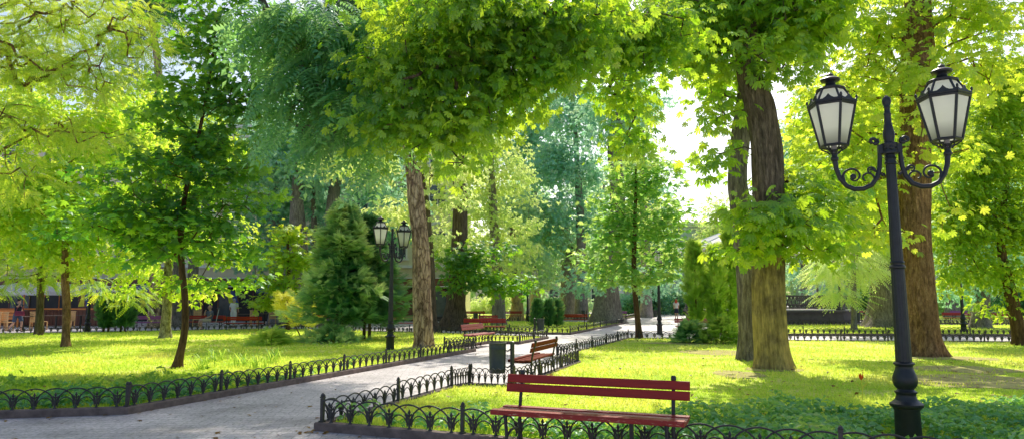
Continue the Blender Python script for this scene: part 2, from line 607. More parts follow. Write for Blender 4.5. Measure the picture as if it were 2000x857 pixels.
def fast_mesh(name, V, faces, mat, rnd=None, smooth=False):
    """V (n,3) array, faces list of (m,k) index arrays; rnd one value per face"""
    me = bpy.data.meshes.new(name)
    V = np.asarray(V, dtype=np.float32)
    me.vertices.add(len(V))
    me.vertices.foreach_set('co', V.ravel())
    loops = np.concatenate([f.ravel() for f in faces]).astype(np.int32)
    sizes = np.concatenate([np.full(len(f), f.shape[1]) for f in faces]).astype(np.int32)
    starts = np.concatenate([[0], np.cumsum(sizes)[:-1]]).astype(np.int32)
    me.loops.add(len(loops))
    me.loops.foreach_set('vertex_index', loops)
    me.polygons.add(len(sizes))
    me.polygons.foreach_set('loop_start', starts)
    me.update(calc_edges=True)
    me.polygons.foreach_set('use_smooth', np.full(len(sizes), smooth, dtype=bool))
    if rnd is not None:
        a = me.attributes.new('rnd', 'FLOAT', 'FACE')
        a.data.foreach_set('value', np.asarray(rnd, dtype=np.float32))
    me.materials.append(MATS[mat])
    me.update()
    return me


def tag(o, label, cat, group=None, kind=None):
    if label:
        o['label'] = label
    if cat:
        o['category'] = cat
    if group:
        o['group'] = group
    if kind:
        o['kind'] = kind
    return o


def empty(name, loc, rz=0, label=None, cat=None, group=None):
    o = bpy.data.objects.new(name, None)
    COL.objects.link(o)
    o.location = [float(x) for x in loc]
    o.rotation_euler = (0, 0, rz)
    o.empty_display_size = .2
    return tag(o, label, cat, group)


def dup(root, loc, rz, label, group=None):
    r = root.copy()
    COL.objects.link(r)
    r.location = [float(x) for x in loc]
    r.rotation_euler = (0, 0, rz)
    r['label'] = label
    if group:
        r['group'] = group

    def kids(src, dst):
        for ch in list(src.children):
            c = ch.copy()
            COL.objects.link(c)
            c.parent = dst
            kids(ch, c)
    kids(root, r)
    return r


def smooth_line(P, step=.15):
    """Catmull-Rom through rows of P (any width), resampled about every step"""
    P = np.asarray(P, float)
    if len(P) < 3:
        n = max(2, int(np.linalg.norm(P[1, :3] - P[0, :3]) / step))
        return P[0] + (P[1] - P[0]) * np.linspace(0, 1, n)[:, None]
    Q = np.vstack([2 * P[0] - P[1], P, 2 * P[-1] - P[-2]])
    out = []
    for i in range(1, len(Q) - 2):
        n = max(2, int(np.linalg.norm(Q[i + 1, :3] - Q[i, :3]) / step))
        for s in np.arange(n) / n:
            a, b_, c, d = Q[i - 1], Q[i], Q[i + 1], Q[i + 2]
            out.append(.5 * ((2 * b_) + (c - a) * s + (2 * a - 5 * b_ + 4 * c - d) * s * s + (3 * b_ - a - 3 * c + d) * s ** 3))
    out.append(P[-1])
    return np.array(out)


# ------------------------------------------------------------------ leaf templates
def tmpl(parts):
    V, F3, F4 = [], [], []
    for vs, fs in parts:
        o = len(V)
        V.extend(vs)
        for f in fs:
            (F3 if len(f) == 3 else F4).append([i + o for i in f])
    return np.array(V, float), (np.array(F3, int).reshape(-1, 3), np.array(F4, int).reshape(-1, 4))


def ovate(o=(0, 0, 0), yaw=0.0, L=1.0, w=.3, droop=.2, fold=.15, pitch=0.0, wide=.45):
    pts = [(0, 0, 0), (-w, wide * L, fold * w * 2), (0, L, 0), (w, wide * L, fold * w * 2), (0, wide * L, 0)]
    out = []
    for x, y, z in pts:
        z = z - droop * (y / L) ** 2 * L
        y, z = y * math.cos(pitch) - z * math.sin(pitch), y * math.sin(pitch) + z * math.cos(pitch)
        x, y = x * math.cos(yaw) - y * math.sin(yaw), x * math.sin(yaw) + y * math.cos(yaw)
        out.append((o[0] + x, o[1] + y, o[2] + z))
    return out, [(0, 4, 2, 1), (0, 3, 2, 4)]


def t_maple():
    half = [(.20, -.10), (.62, .16), (.46, .30), (.34, .36), (.60, .74), (.36, .62), (.17, .60)]
    pts = [(0, 0)] + half + [(0, 1.02)] + [(-x, y) for x, y in reversed(half)]
    vs = [(0, .32, 0)] + [(x, y, -.22 * abs(x) - .18 * max(0, y - .2) ** 2) for x, y in pts]
    n = len(pts)
    return tmpl([(vs, [(0, 1 + i, 1 + (i + 1) % n) for i in range(n)])])


def t_chestnut():
    parts = []
    for a, l in ((-105, .55), (-68, .8), (-33, .95), (0, 1.0), (33, .95), (68, .8), (105, .55)):
        y = R(a)
        L = l * .66
        w = .108 * l + .016
        prof = [(0, 0), (.35, .55), (.72, 1.0), (.9, .7), (1.0, 0)]
        vs = []
        for s, ww in prof:
            dz = -.30 * s * s * L
            for sg in ((-1, 0, 1) if ww else (0,)):
                x, yy, z = sg * ww * w, s * L, dz + (.25 * w if sg else 0)
                vs.append((x * math.cos(y) - yy * math.sin(y), .30 + x * math.sin(y) + yy * math.cos(y), z))
        fs = [(0, 2, 1), (0, 3, 2), (1, 2, 5, 4), (2, 3, 6, 5), (4, 5, 8, 7), (5, 6, 9, 8), (7, 8, 10), (8, 9, 10)]
        parts.append((vs, fs))
    parts.append(([(-.008, 0, .0), (.008, 0, .0), (.006, .3, 0), (-.006, .3, 0)], [(0, 1, 2, 3)]))
    return tmpl(parts)


def t_pinnate(n=7, w=.055, L=.30, droop=.45):
    parts = []
    for i in range(n):
        s = .12 + .86 * i / n
        z = -droop * s * s
        for sg in (-1, 1):
            parts.append(ovate((0, s, z), sg * R(-66), L * (1 - .35 * s), w, .35, .1))
    parts.append(ovate((0, .98, -droop), 0, L * .8, w, .3, .1))
    parts.append(([(-.008, 0, 0), (.008, 0, 0), (.006, .55, -droop * .3), (-.006, .55, -droop * .3)], [(0, 1, 2, 3)]))
    parts.append(([(-.006, .55, -droop * .3), (.006, .55, -droop * .3), (.003, 1, -droop), (-.003, 1, -droop)], [(0, 1, 2, 3)]))
    return tmpl(parts)


def t_sprig(seed, n=5, L=.55, w=.17):
    rg = random.Random(seed)
    parts = []
    for i in range(n):
        s = i / n
        parts.append(ovate((rg.uniform(-.08, .08), s * .8, rg.uniform(-.1, .1)), R(rg.choice((-1, 1)) * rg.uniform(20, 85)), L * rg.uniform(.8, 1.2), w, .3, .2, R(rg.uniform(-35, 25))))
    return tmpl(parts)


def t_needles(seed, n=16, w=.025):
    rg = random.Random(seed)
    parts = []
    for i in range(n):
        a, e = rg.uniform(-1.4, 1.4), rg.uniform(-.9, .9)
        d = Vector((math.sin(a) * math.cos(e), math.cos(a) * math.cos(e), math.sin(e))) * rg.uniform(.6, 1)
        s = d.cross(Vector((rg.uniform(-1, 1), rg.uniform(-1, 1), 1))).normalized() * w
        parts.append(([tuple(-s), tuple(s), tuple(d)], [(0, 1, 2)]))
    return tmpl(parts)


def t_spray(n=7, w=.03, flat=.1):
    """flat feathery conifer spray"""
    parts = [(ovate((0, 0, 0), 0, 1, w, .25, .1))]
    for i in range(n):
        s = .1 + .75 * i / n
        for sg in (-1, 1):
            parts.append(ovate((0, s, -.25 * s * s), sg * R(-40), .5 * (1.05 - .6 * s), w, .2, .1))
    return tmpl(parts)


T_MAPLE, T_CHEST, T_PIN = t_maple(), t_chestnut(), t_pinnate()
T_PINF = t_pinnate(8, .04, .2, .25)
T_OV = tmpl([ovate((0, 0, 0), 0, 1, .30, .25, .25)])
T_SPRIG = t_sprig(3)
T_SPRIG2 = t_sprig(8, 6, .5, .15)
T_NEEDLE = t_needles(2, 18)
T_SPRAY = t_spray()


def norm(a):
    return a / np.maximum(np.linalg.norm(a, axis=-1, keepdims=True), 1e-9)


def leaves_mesh(name, tm, P, fwd, nrm, size, rnd, mat):
    TV, (F3, F4) = tm
    N, nv = len(P), len(TV)
    f = norm(fwd)
    z = norm(nrm - (nrm * f).sum(1, keepdims=True) * f)
    x = np.cross(f, z)
    V = P[:, None, :] + size[:, None, None] * (TV[None, :, 0:1] * x[:, None, :] + TV[None, :, 1:2] * f[:, None, :] + TV[None, :, 2:3] * z[:, None, :])
    off = (np.arange(N) * nv)[:, None, None]
    faces, rr = [], []
    for Fk in (F3, F4):
        if len(Fk):
            faces.append((Fk[None] + off).reshape(-1, Fk.shape[1]))
            rr.append(np.repeat(rnd, len(Fk)))
    return fast_mesh(name, V.reshape(-1, 3), faces, mat, np.concatenate(rr))


# ------------------------------------------------------------------ trees
def trunk_mesh(pts, rad, seg, rough, flare, seed, branch=None, mat='bark_grey', rootlobes=5):
    """bark-ridged sweep plus tapered branch prisms, as one mesh"""
    pts = np.asarray(pts)
    n = len(pts)
    V = []
    ang = np.arange(seg) * 2 * PI / seg
    z0 = pts[0, 2]
    for i in range(n):
        d = norm(pts[min(i + 1, n - 1)] - pts[max(i - 1, 0)])
        ex = norm(np.array([1., 0, 0]) - d * d[0])
        ey = np.cross(d, ex)
        h = pts[i, 2] - z0
        fl = 1 + flare * math.exp(-h / (.9 * rad[0] + .05))
        row = []
        for k in range(seg):
            c, s = math.cos(ang[k]), math.sin(ang[k])
            nz = mnoise.noise(Vector((c * 1.3 + seed, s * 1.3, h * .7))) * rough * 1.6
            nz += mnoise.noise(Vector((c * 5 + seed, s * 5, h * 1.1))) * rough
            if seg >= 40:
                nz += abs(mnoise.noise(Vector((c * 9 + seed, s * 9, h * .9)))) * rough * .9 - rough * .25
            lob = flare * .9 * math.exp(-h / (.6 * rad[0] + .03)) * (math.cos(rootlobes * ang[k] + seed) + .5 * math.cos(3 * ang[k] + 2 * seed))
            rr = rad[i] * max(.4, fl + nz + lob)
            row.append(pts[i] + (ex * c + ey * s) * rr)
        V.extend(row)
    V = np.array(V)
    idx = np.arange((n - 1) * seg).reshape(n - 1, seg)
    k2 = (np.arange(seg) + 1) % seg
    base = (np.arange(n - 1) * seg)[:, None]
    F = np.stack([idx, base + k2[None], base + seg + k2[None], idx + seg], -1).reshape(-1, 4)
    faces = [F]
    if branch is not None and len(branch[0]):
        A, B, ra, rb = branch
        d = norm(B - A)
        ref = np.where(np.abs(d[:, 2:3]) < .9, np.array([[0, 0, 1.]]), np.array([[1., 0, 0]]))
        ex = norm(np.cross(d, ref))
        ey = np.cross(d, ex)
        sg = 5
        aa = np.arange(sg) * 2 * PI / sg
        ring = ex[:, None] * np.cos(aa)[None, :, None] + ey[:, None] * np.sin(aa)[None, :, None]
        VA = A[:, None] + ring * ra[:, None, None]
        VB = B[:, None] + ring * rb[:, None, None]
        VV = np.concatenate([VA, VB], 1).reshape(-1, 3)
        o = len(V) + (np.arange(len(A)) * 2 * sg)[:, None]
        kk = np.arange(sg)[None]
        kn = ((np.arange(sg) + 1) % sg)[None]
        faces.append(np.stack([o + kk, o + kn, o + sg + kn, o + sg + kk], -1).reshape(-1, 4))
        V = np.vstack([V, VV])
    return V, faces


def grow(nodes0, clusters, rng, r_tip, r_max, up=.7, expo=.45, seglen=.5):
    """connect every cluster to the nearest limb node; returns branch segments"""
    nodes = [np.array(p) for p in nodes0]
    par = [-1] * len(nodes)
    arr = np.zeros((len(nodes0) + len(clusters) * 9 + 10, 3))
    arr[:len(nodes)] = nodes
    cnt = len(nodes)
    d0 = np.min(np.linalg.norm(clusters[:, None] - arr[None, :cnt], axis=2), axis=1)
    ends = []
    for ci in np.argsort(d0):
        c = clusters[ci]
        df = c - arr[:cnt]
        dist = np.linalg.norm(df, axis=1)
        cost = dist + up * np.maximum(0, -df[:, 2] + .15 * dist)
        j = int(np.argmin(cost))
        a = arr[j].copy()
        L = np.linalg.norm(c - a)
        n = int(min(8, max(1, round(L / seglen))))
        prev = j
        side = rng.normal(0, .09 * L, 3)
        for k in range(1, n + 1):
            s = k / n
            p = a + (c - a) * s + side * math.sin(PI * s) + np.array([0, 0, .10 * L * math.sin(PI * s)])
            arr[cnt] = p
            par.append(prev)
            prev = cnt
            cnt += 1
        ends.append(prev)
    load = np.zeros(cnt)
    for e in ends:
        load[e] += 1
    for i in range(cnt - 1, -1, -1):
        if par[i] >= 0:
            load[par[i]] += load[i]
    rad = np.minimum(r_tip * np.maximum(load, 1) ** expo, r_max)
    k = [i for i in range(cnt) if par[i] >= 0]
    pk = [par[i] for i in k]
    ra = np.minimum(rad[pk], rad[k] * 1.35)
    return arr[pk], arr[k], ra, rad[k]


def tree(name, label, Y, trunk, blobs, leaf, mat, bark_m, nclus=150, per=20, size=.16, cr=.4, flat=.5, seed=1, cat='tree', group=None,
         seg=14, rough=.06, flare=.35, r_tip=.006, jitter=.55, fwd_down=.35, upn=1.0, base=None, trunk_pts=None, crown_from=.35, tone=(.0, 1.0), bias=.42, step=None, up=.7, twig=True, rootlobes=5):
    """trunk: [(px, py, width_px)]; blobs: [(px, py, rx, ry, dY=0, depth=None)] measured on the photo at distance Y"""
    rng = np.random.default_rng(seed)
    if trunk_pts is None:
        rows = []
        for q in trunk:
            dY = q[3] if len(q) > 3 else 0
            p = W(q[0], q[1], Y + dY)
            rows.append([*p, q[2] / 2 / F_PX * Y])
        rows[0][2] = -0.05
    else:
        rows = [list(q) for q in trunk_pts]
    rows = smooth_line(rows, step or max(.12, rows[0][3] * .5))
    pts, rad = rows[:, :3], np.maximum(rows[:, 3], .004)
    b0 = np.array([pts[0, 0], pts[0, 1], 0.0])
    C, RR = [], []
    for q in blobs:
        dY = q[4] if len(q) > 4 and q[4] is not None else 0
        YY = Y + dY
        k = YY / F_PX
        C.append(W(q[0], q[1], YY))
        dep = q[5] if len(q) > 5 else (q[2] + q[3]) / 2 * k * (1.05 if Y < 20 else .62)
        RR.append([q[2] * k, dep, q[3] * k])
    C, RR = np.array(C), np.array(RR)
    vol = RR.prod(1) ** .8
    pick = rng.choice(len(C), nclus, p=vol / vol.sum())
    u = norm(rng.normal(size=(nclus, 3)))
    rr = rng.random((nclus, 1)) ** bias
    cl = C[pick] + u * rr * RR[pick]
    cl[:, 2] = np.maximum(cl[:, 2], .5)
    out_c = u
    # limbs from the trunk line, the blobs' hearts first
    i0 = int(len(pts) * crown_from)
    seeds = pts[i0:]
    allc = np.vstack([C, cl])
    br = grow(seeds, allc, rng, r_tip, rad[i0] * .55, up)
    if not twig:
        keep = br[3] > r_tip * 1.7
        br = tuple(x[keep] for x in br)
    V, F = trunk_mesh(pts, rad, seg, rough, flare, seed * 1.37, br, rootlobes=rootlobes)
    root = empty(name, b0, 0, label, cat, group)
    put('trunk', fast_mesh('trunk', V - b0, F, bark_m, None, True), root)
    # leaves
    N = nclus * per
    ci = np.repeat(np.arange(nclus), per)
    off = rng.normal(size=(N, 3)) * cr * np.array([1, 1, flat]) * .62
    P = cl[ci] + off
    P[:, 2] = np.maximum(P[:, 2], .15)
    outward = norm(off * np.array([1, 1, .4]) + out_c[ci] * cr * .5 + rng.normal(size=(N, 3)) * cr * .3)
    fwd = outward.copy()
    fwd[:, 2] = fwd[:, 2] * .5 - fwd_down + rng.normal(size=N) * .2
    nr = np.array([[0, 0, upn]]) + .35 * outward + rng.normal(size=(N, 3)) * jitter
    cv = rng.random(nclus)
    rnd = tone[0] + (tone[1] - tone[0]) * np.clip(.55 * cv[ci] + .45 * rng.random(N), 0, 1)
    sz = size * rng.uniform(.5, 1.35, N)
    put('crown', leaves_mesh('crown', leaf, P - b0, fwd, nr, sz, rnd, mat), root)
    return root


def cone_plant(name, label, base, h, r, leaf, mat, n, size, seed, cat='shrub', bark_m='bark_young', lean=(0, 0), column=False, group=None, stem=.05, gap=.12, stems=1, up=.5):
    """conifers and columnar shrubs: sprays on short side branches around a stem"""
    rng = np.random.default_rng(seed)
    b0 = np.array([base[0], base[1], 0.])
    s = rng.random(n) ** (.8 if not column else .95)
    zz = gap * h + (1 - gap) * h * s
    a = rng.random(n) * 2 * PI
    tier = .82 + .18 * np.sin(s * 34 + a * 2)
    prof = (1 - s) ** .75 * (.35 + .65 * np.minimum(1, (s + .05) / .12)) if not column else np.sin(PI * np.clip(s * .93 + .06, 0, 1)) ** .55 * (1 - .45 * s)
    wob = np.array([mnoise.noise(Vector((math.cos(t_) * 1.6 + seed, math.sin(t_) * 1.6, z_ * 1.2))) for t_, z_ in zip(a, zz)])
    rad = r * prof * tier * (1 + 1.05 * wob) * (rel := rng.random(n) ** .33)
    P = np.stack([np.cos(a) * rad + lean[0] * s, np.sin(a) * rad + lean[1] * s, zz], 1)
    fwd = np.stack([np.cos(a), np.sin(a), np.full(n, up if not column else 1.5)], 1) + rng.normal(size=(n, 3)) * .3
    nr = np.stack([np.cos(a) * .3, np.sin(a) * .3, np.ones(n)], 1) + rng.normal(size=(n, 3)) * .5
    rnd = np.clip(.25 * rng.random(n) + .62 * rel ** 3 + .45 * wob + .28 * s - .12, 0, 1)  # lighter leaf tone towards the outer tips and the top
    root = empty(name, b0, 0, label, cat, group)
    mb = MB()
    for k in range(stems):
        ox = (k - (stems - 1) / 2) * .22
        mb.tube([(ox, 0, -.03), (ox * .8 + lean[0] * .3, lean[1] * .3, h * .3), (ox * .2 + lean[0] * .85, lean[1] * .85, h * .9)], [stem, stem * .7, stem * .2], 8)
    mb.build('trunk', bark_m, root, 180)
    put('crown', leaves_mesh('crown', leaf, P, fwd, nr, size * rng.uniform(.6, 1.25, n), rnd, mat), root)
    return root


# ------------------------------------------------------------------ setting: ground, beds, kerbs
def sheet(name, poly, z, mat, hole=None):
    me = bpy.data.meshes.new(name)
    tris = tessellate_polygon([[Vector((x, y, 0)) for x, y in poly]])
    me.from_pydata([(x, y, z) for x, y in poly], [], [tuple(t_) for t_ in tris])
    me.materials.append(MATS[mat])
    me.update()
    for p in me.polygons:
        if p.normal.z < 0:
            p.flip()
    o = put(name, me)
    o['kind'] = 'structure'
    return o


sheet('paved_ground', [(-400, -60), (400, -60), (400, 600), (-400, 600)], 0.0, 'pavers')

BED_R = [(-2.30, 8.50), (-1.05, 12.10), (-.76, 12.50), (.03, 12.20), (1.62, 17.0), (1.22, 18.8), (4.67, 27.8), (10.7, 26.2), (19.0, 25.2), (30, 24), (30, -4.9)]
BED_L = [(-14, 7.7), (-5.35, 9.72), (-1.20, 21.5), (-2.15, 22.0), (-.85, 25.6), (.27, 25.2), (1.45, 28.8), (-3.4, 32.3), (-12.6, 37.5), (-24, 31.5), (-30, 22)]
BED_M = [(2.70, 32.2), (8.0, 48.5), (.5, 52), (-6.0, 44.5), (-2.6, 36.2), (1.1, 32.6)]
BED_N = [(9.6, 31.6), (33, 29.8), (36, 43.5), (12.6, 43.5)]
BED_F = [(-26, 56), (-6, 55), (9, 57), (16, 80), (-30, 80)]
BED_G = [(28, 47), (60, 47), (66, 78), (27, 78)]
BEDS = {'R': BED_R, 'L': BED_L, 'M': BED_M, 'N': BED_N, 'F': BED_F, 'G': BED_G}
for k_, poly in BEDS.items():
    sheet('lawn', poly, .07, 'lawn')
    mb = MB()
    mb.strip(poly, .14, -.02, .10, closed=True)
    o = mb.build('kerb', 'kerb_stone')
    o['kind'] = 'structure'

# ------------------------------------------------------------------ hoop fence
PITCH_M, BAYS = .262, 7
PLEN = PITCH_M * BAYS


def arch_pts(cx, half, h, z0, lo, hi, n=14):
    out = []
    for i in range(n + 1):
        a = PI - PI * i / n
        x, z = cx + half * math.cos(a), z0 + h * math.sin(a)
        if lo - 1e-6 <= x <= hi + 1e-6:
            out.append((x, 0, z))
    return out


def fence_panel():
    mb = MB()
    for i in range(-1, BAYS + 1):
        cx = (i + .5) * PITCH_M
        p = arch_pts(cx, PITCH_M, .245, .03, .012, PLEN - .012)
        if len(p) > 2:
            y = .006 if i % 2 else -.006
            mb.tube([(a, y, c) for a, _, c in p], .0095, 6)
    for i in range(BAYS + 1):
        p = arch_pts(i * PITCH_M, PITCH_M * .40, .125, .03, .012, PLEN - .012, 10)
        if len(p) > 2:
            mb.tube(p, .0075, 6)
    for i in range(BAYS):
        cx = (i + .5) * PITCH_M
        mb.lathe([(.028, 0), (.026, .010), (.014, .022), (.012, .06), (.015, .085), (.009, .11), (.008, .15)], 8, (cx, 0, 0))
        for sg in (-1, 1):
            mb.tube([(cx + sg * .012, 0, .05), (cx + sg * .03, 0, .09), (cx + sg * .042, 0, .14), (cx + sg * .06, 0, .165)], [.008, .009, .008, .003], 6)
            mb.tube([(cx + sg * .008, 0, .145), (cx + sg * .026, 0, .162), (cx + sg * .034, 0, .178)], [.006, .009, .003], 6)
        mb.lathe([(.010, .14), (.018, .158), (.009, .172), (.019, .190), (.012, .206), (.001, .226)], 8, (cx, 0, 0))
    return mb.mesh('hoop_grille', 'iron_fence', 40)


def fence_post():
    mb = MB()
    s = .024
    mb.box((0, 0, .142), (.038, .038, .284))
    mb.box((0, 0, .295), (.048, .048, .014))
    mb.lathe([(.022, .303), (.026, .316), (.016, .332), (.002, .345)], 8)
    mb.box((0, 0, .01), (.062, .062, .018))
    return mb.mesh('post', 'iron_fence')


GRILLE, POST = fence_panel(), fence_post()


def fence(line, label, z=.098, group='low hoop fences edging the lawns'):
    a0 = line[0]
    root = empty('hoop_fence', (a0[0], a0[1], z), 0, label, 'fence', group)
    done = []

    def post(p):
        if all((p[0] - q[0]) ** 2 + (p[1] - q[1]) ** 2 > .04 for q in done):
            done.append(p)
            o_ = put('post', POST, root, (p[0] - a0[0], p[1] - a0[1], 0), an)
            o_.rotation_euler = (random.gauss(0, .03), random.gauss(0, .03), an)
    for a, b_ in zip(line[:-1], line[1:]):
        dx, dy = b_[0] - a[0], b_[1] - a[1]
        L = math.hypot(dx, dy)
        an = math.atan2(dy, dx)
        n = max(1, round(L / PLEN))
        for i in range(n):
            s = i / n
            p = (a[0] + dx * s, a[1] + dy * s)
            post(p)
            g = put('hoop_grille', GRILLE, root, (p[0] - a0[0], p[1] - a0[1], 0), an)
            g.scale = (L / n / PLEN, 1, random.uniform(.96, 1.04))
            g.rotation_euler = (random.gauss(0, .035), random.gauss(0, .006), an)
        post(b_)
    return root


fence([(-2.30, 8.50), (8.2, 4.18)], 'dark hoop fence behind the red slatted bench and the tall lamp')
fence([(-2.30, 8.50), (-1.05, 12.10), (-.76, 12.50)], 'sunlit hoop fence running from the corner post along the path to the green bin')
fence([(-.76, 12.50), (.03, 12.20), (1.62, 17.0), (1.22, 18.8)], 'hoop fence wrapping round the recess with the bin and worn brown bench')
fence([(1.22, 18.8), (4.67, 27.8)], 'hoop fence along the path beyond the recess, ending by the slender maple')
fence([(4.67, 27.8), (10.7, 26.2), (19.0, 25.2), (30, 24)], 'near hoop fence closing the lawn behind the two chestnut trunks')
fence([(9.6, 31.6), (33, 29.8)], 'hoop fence across the cross path, in front of the bandstand lawn')
fence([(12.6, 43.5), (33, 43.5)], 'small distant hoop fence at the bandstand base')
fence([(-14, 7.7), (-5.35, 9.72)], 'dark hoop fence in front of the ground cover by the young dark maple')
fence([(-5.35, 9.72), (-1.20, 21.5), (-2.15, 22.0)], 'long hoop fence along the path past the pine trunk')
fence([(-2.15, 22.0), (-.85, 25.6), (.27, 25.2), (1.45, 28.8)], 'hoop fence round the recess of the pale pink bench')
fence([(1.45, 28.8), (-3.4, 32.3), (-12.6, 37.5)], 'hoop fence behind the pine trunk and soft conifers')
fence([(-12.6, 37.5), (-24, 31.5)], 'hoop fence between the sunny lawn and the cafe tables')
fence([(1.1, 32.6), (2.70, 32.2), (8.0, 48.5)], 'hoop fence bending round the lawn of the three small cypresses')
fence([(-2.6, 36.2), (1.1, 32.6)], 'hoop fence end beside the green bin on the middle lawn')
fence([(.5, 52), (-6.0, 44.5), (-2.6, 36.2)], 'hoop fence behind the thick grey trunk on the middle lawn')
fence([(-26, 56), (-6, 55), (9, 57), (14, 74)], 'faint distant hoop fence under the row of red benches')
fence([(28, 47), (60, 47)], 'distant hoop fence under the violet benches')

# ------------------------------------------------------------------ benches
def make_bench(paint_m, seat_m, label, group=None):
    root = empty('park_bench', (0, 0, 0), 0, label, 'bench', group)
    L = 1.92
    for z, y in ((.728, .262), (.632, .238)):
        mb = MB()
        mb.board((0, y, z), (L, .028, .087), R(-14))
        mb.build('back_board', paint_m, root)
    for i, y in enumerate((-.165, -.055, .055, .16)):
        mb = MB()
        mb.board((0, y, .437 - (.012 if i in (1, 2) else 0)), (L, .102, .036 if i else .05), R(2), .010)
        mb.build('seat_board', seat_m, root)
    for sx in (-1, 1):
        x = sx * .80
        mb = MB()
        # rear leg that carries the backrest
        mb.tube([(x, .30, 0), (x, .24, .10), (x, .20, .26), (x, .205, .42), (x, .232, .56), (x, .285, .77)], [.024, .02, .019, .019, .019, .018], 8)
        mb.lathe([(.021, .765), (.026, .775), (.026, .805), (.018, .818)], 8, (x, .288, 0))
        # front leg
        mb.tube([(x, -.26, 0), (x, -.20, .08), (x, -.165, .22), (x, -.19, .34), (x, -.20, .412)], [.024, .019, .018, .019, .022], 8)
        # seat rail and arched stretcher
        mb.tube([(x, -.21, .405), (x, 0, .395), (x, .205, .405)], .017, 8)
        mb.tube([(x, .02 + .215 * math.cos(a), .12 + .13 * math.sin(a)) for a in np.linspace(0, PI, 11)], .014, 8)
        mb.box((x, .30, .008), (.06, .09, .016))
        mb.box((x, -.26, .008), (.06, .09, .016))
        mb.build('iron_leg', 'iron', root, 40)
    return root


BG = 'slatted park benches'
bench = make_bench('paint_red', 'paint_seat', 'glossy red bench in front, its seat boards worn pale', BG)
bench.location = (.75, 6.93, 0)
bench.rotation_euler = (0, 0, R(-21.9))
bench_w = make_bench('paint_worn', 'paint_worn', 'worn brown bench in the recess beside the green bin', BG)
bench_w.location = (.42, 13.95, 0)
bench_w.rotation_euler = (0, 0, R(-108))
UANG = math.atan2(.943, .333)
bench_p = make_bench('paint_pink', 'paint_pink', 'sunlit pink bench in the fence recess beyond the pine trunk', BG)
bench_p.location = (-1.12, 23.7, 0)
bench_p.rotation_euler = (0, 0, R(70.5))
bench_v = make_bench('paint_violet', 'paint_violet', 'violet bench behind the fence between the dark shrubs and the birch', BG)
bench_v.location = (GX(296, 36), 36.6, .0)
bench_v.rotation_euler = (0, 0, R(5))
for px, Y, rz, src, lb in [
    (946, 30.8, R(-6), bench, 'dark red bench on the cross path just behind the pink bench'),
    (962, 37.5, R(60), bench, 'small red bench turned sideways on the middle lawn edge'),
    (925, 53.5, 0, bench, 'distant red bench beside the bin, behind the thick dark trunk'),
    (996, 53.5, 0, bench, 'distant red bench in front of the mossy yellow trunk'),
    (1114, 42.0, R(176), bench, 'dark red bench beside the thick grey trunk, seen from behind'),
    (1199, 54, R(2), bench_v, 'distant violet bench beyond the thick grey trunk'),
    (800, 35.5, R(-8), bench_p, 'pinkish bench between the small double lamp and the pine trunk'),
    (412, 37.6, R(4), bench, 'red bench with the seated man on it'),
    (486, 35.2, R(183), bench, 'empty red bench next to the seated man, seen from behind'),
    (634, 38.5, R(-5), bench, 'red bench half hidden behind the soft conifer'),
    (1858, 47, R(-3), bench, 'red bench between the brown trunk and the lamp pole across the lawn'),
    (1952, 45, R(-3), bench, 'red bench between the grey trunk and the leaning tree'),
    (1868, 57, 0, bench_v, 'distant violet bench behind the lamp pole'),
    (1948, 57, 0, bench_v, 'distant violet bench nearest the frame edge, behind a red one'),
    (1690, 58, R(4), bench_p, 'distant pale pink bench behind the bandstand lawn bins'),
    (1355, 31.0, R(8), bench_p, 'long pale bench half hidden behind the columnar thujas'),
]:
    dup(src, (GX(px, Y), Y, .0), rz, lb, BG)

# ------------------------------------------------------------------ litter bins
def make_bin(label):
    root = empty('litter_bin', (0, 0, 0), 0, label, 'bin', 'dark green litter bins on posts')
    mb = MB()
    mb.lathe([(.005, .225), (.135, .225), (.148, .24), (.150, .29), (.154, .294), (.150, .30), (.158, .66), (.163, .664), (.159, .67), (.160, .76), (.168, .768), (.168, .785), (.152, .787), (.148, .70), (.14, .26), (.005, .25)], 28)
    mb.build('bucket', 'bin_green', root, 35)
    mb = MB()
    mb.lathe([(.04, 0), (.04, .78), (.046, .785), (.044, .80), (.02, .81)], 14, (.275, 0, 0))
    mb.lathe([(.075, -.01), (.07, .03), (.045, .05)], 14, (.275, 0, 0))
    mb.build('post', 'bin_green', root, 40)
    mb = MB()
    for z in (.36, .66):
        mb.tube([(.15, 0, z - .02), (.19, 0, z - .035), (.24, 0, z)], .014, 8)
    mb.build('bracket', 'bin_green', root, 60)
    return root


bin0 = make_bin('dark green litter bin on a post beside the worn brown bench')
bin0.location = (-.27, 12.95, 0)
for px, Y, rz, lb in [(1055, 30.6, PI, 'litter bin in front of the three small cypresses'),
                      (930, 45, 0, 'litter bin beside the thick dark trunk, by a distant red bench'),
                      (1137, 57, 0, 'tiny distant litter bin beside the thick grey trunk'),
                      (1708, 42.2, 0, 'litter bin standing against the grey trunk on the bandstand lawn'),
                      (1664, 47, 0, 'litter bin beside the bandstand platform end'),
                      (1275, 58, 0, 'distant litter bin by the path, near the red-haired walker')]:
    dup(bin0, (GX(px, Y), Y, 0), rz, lb)

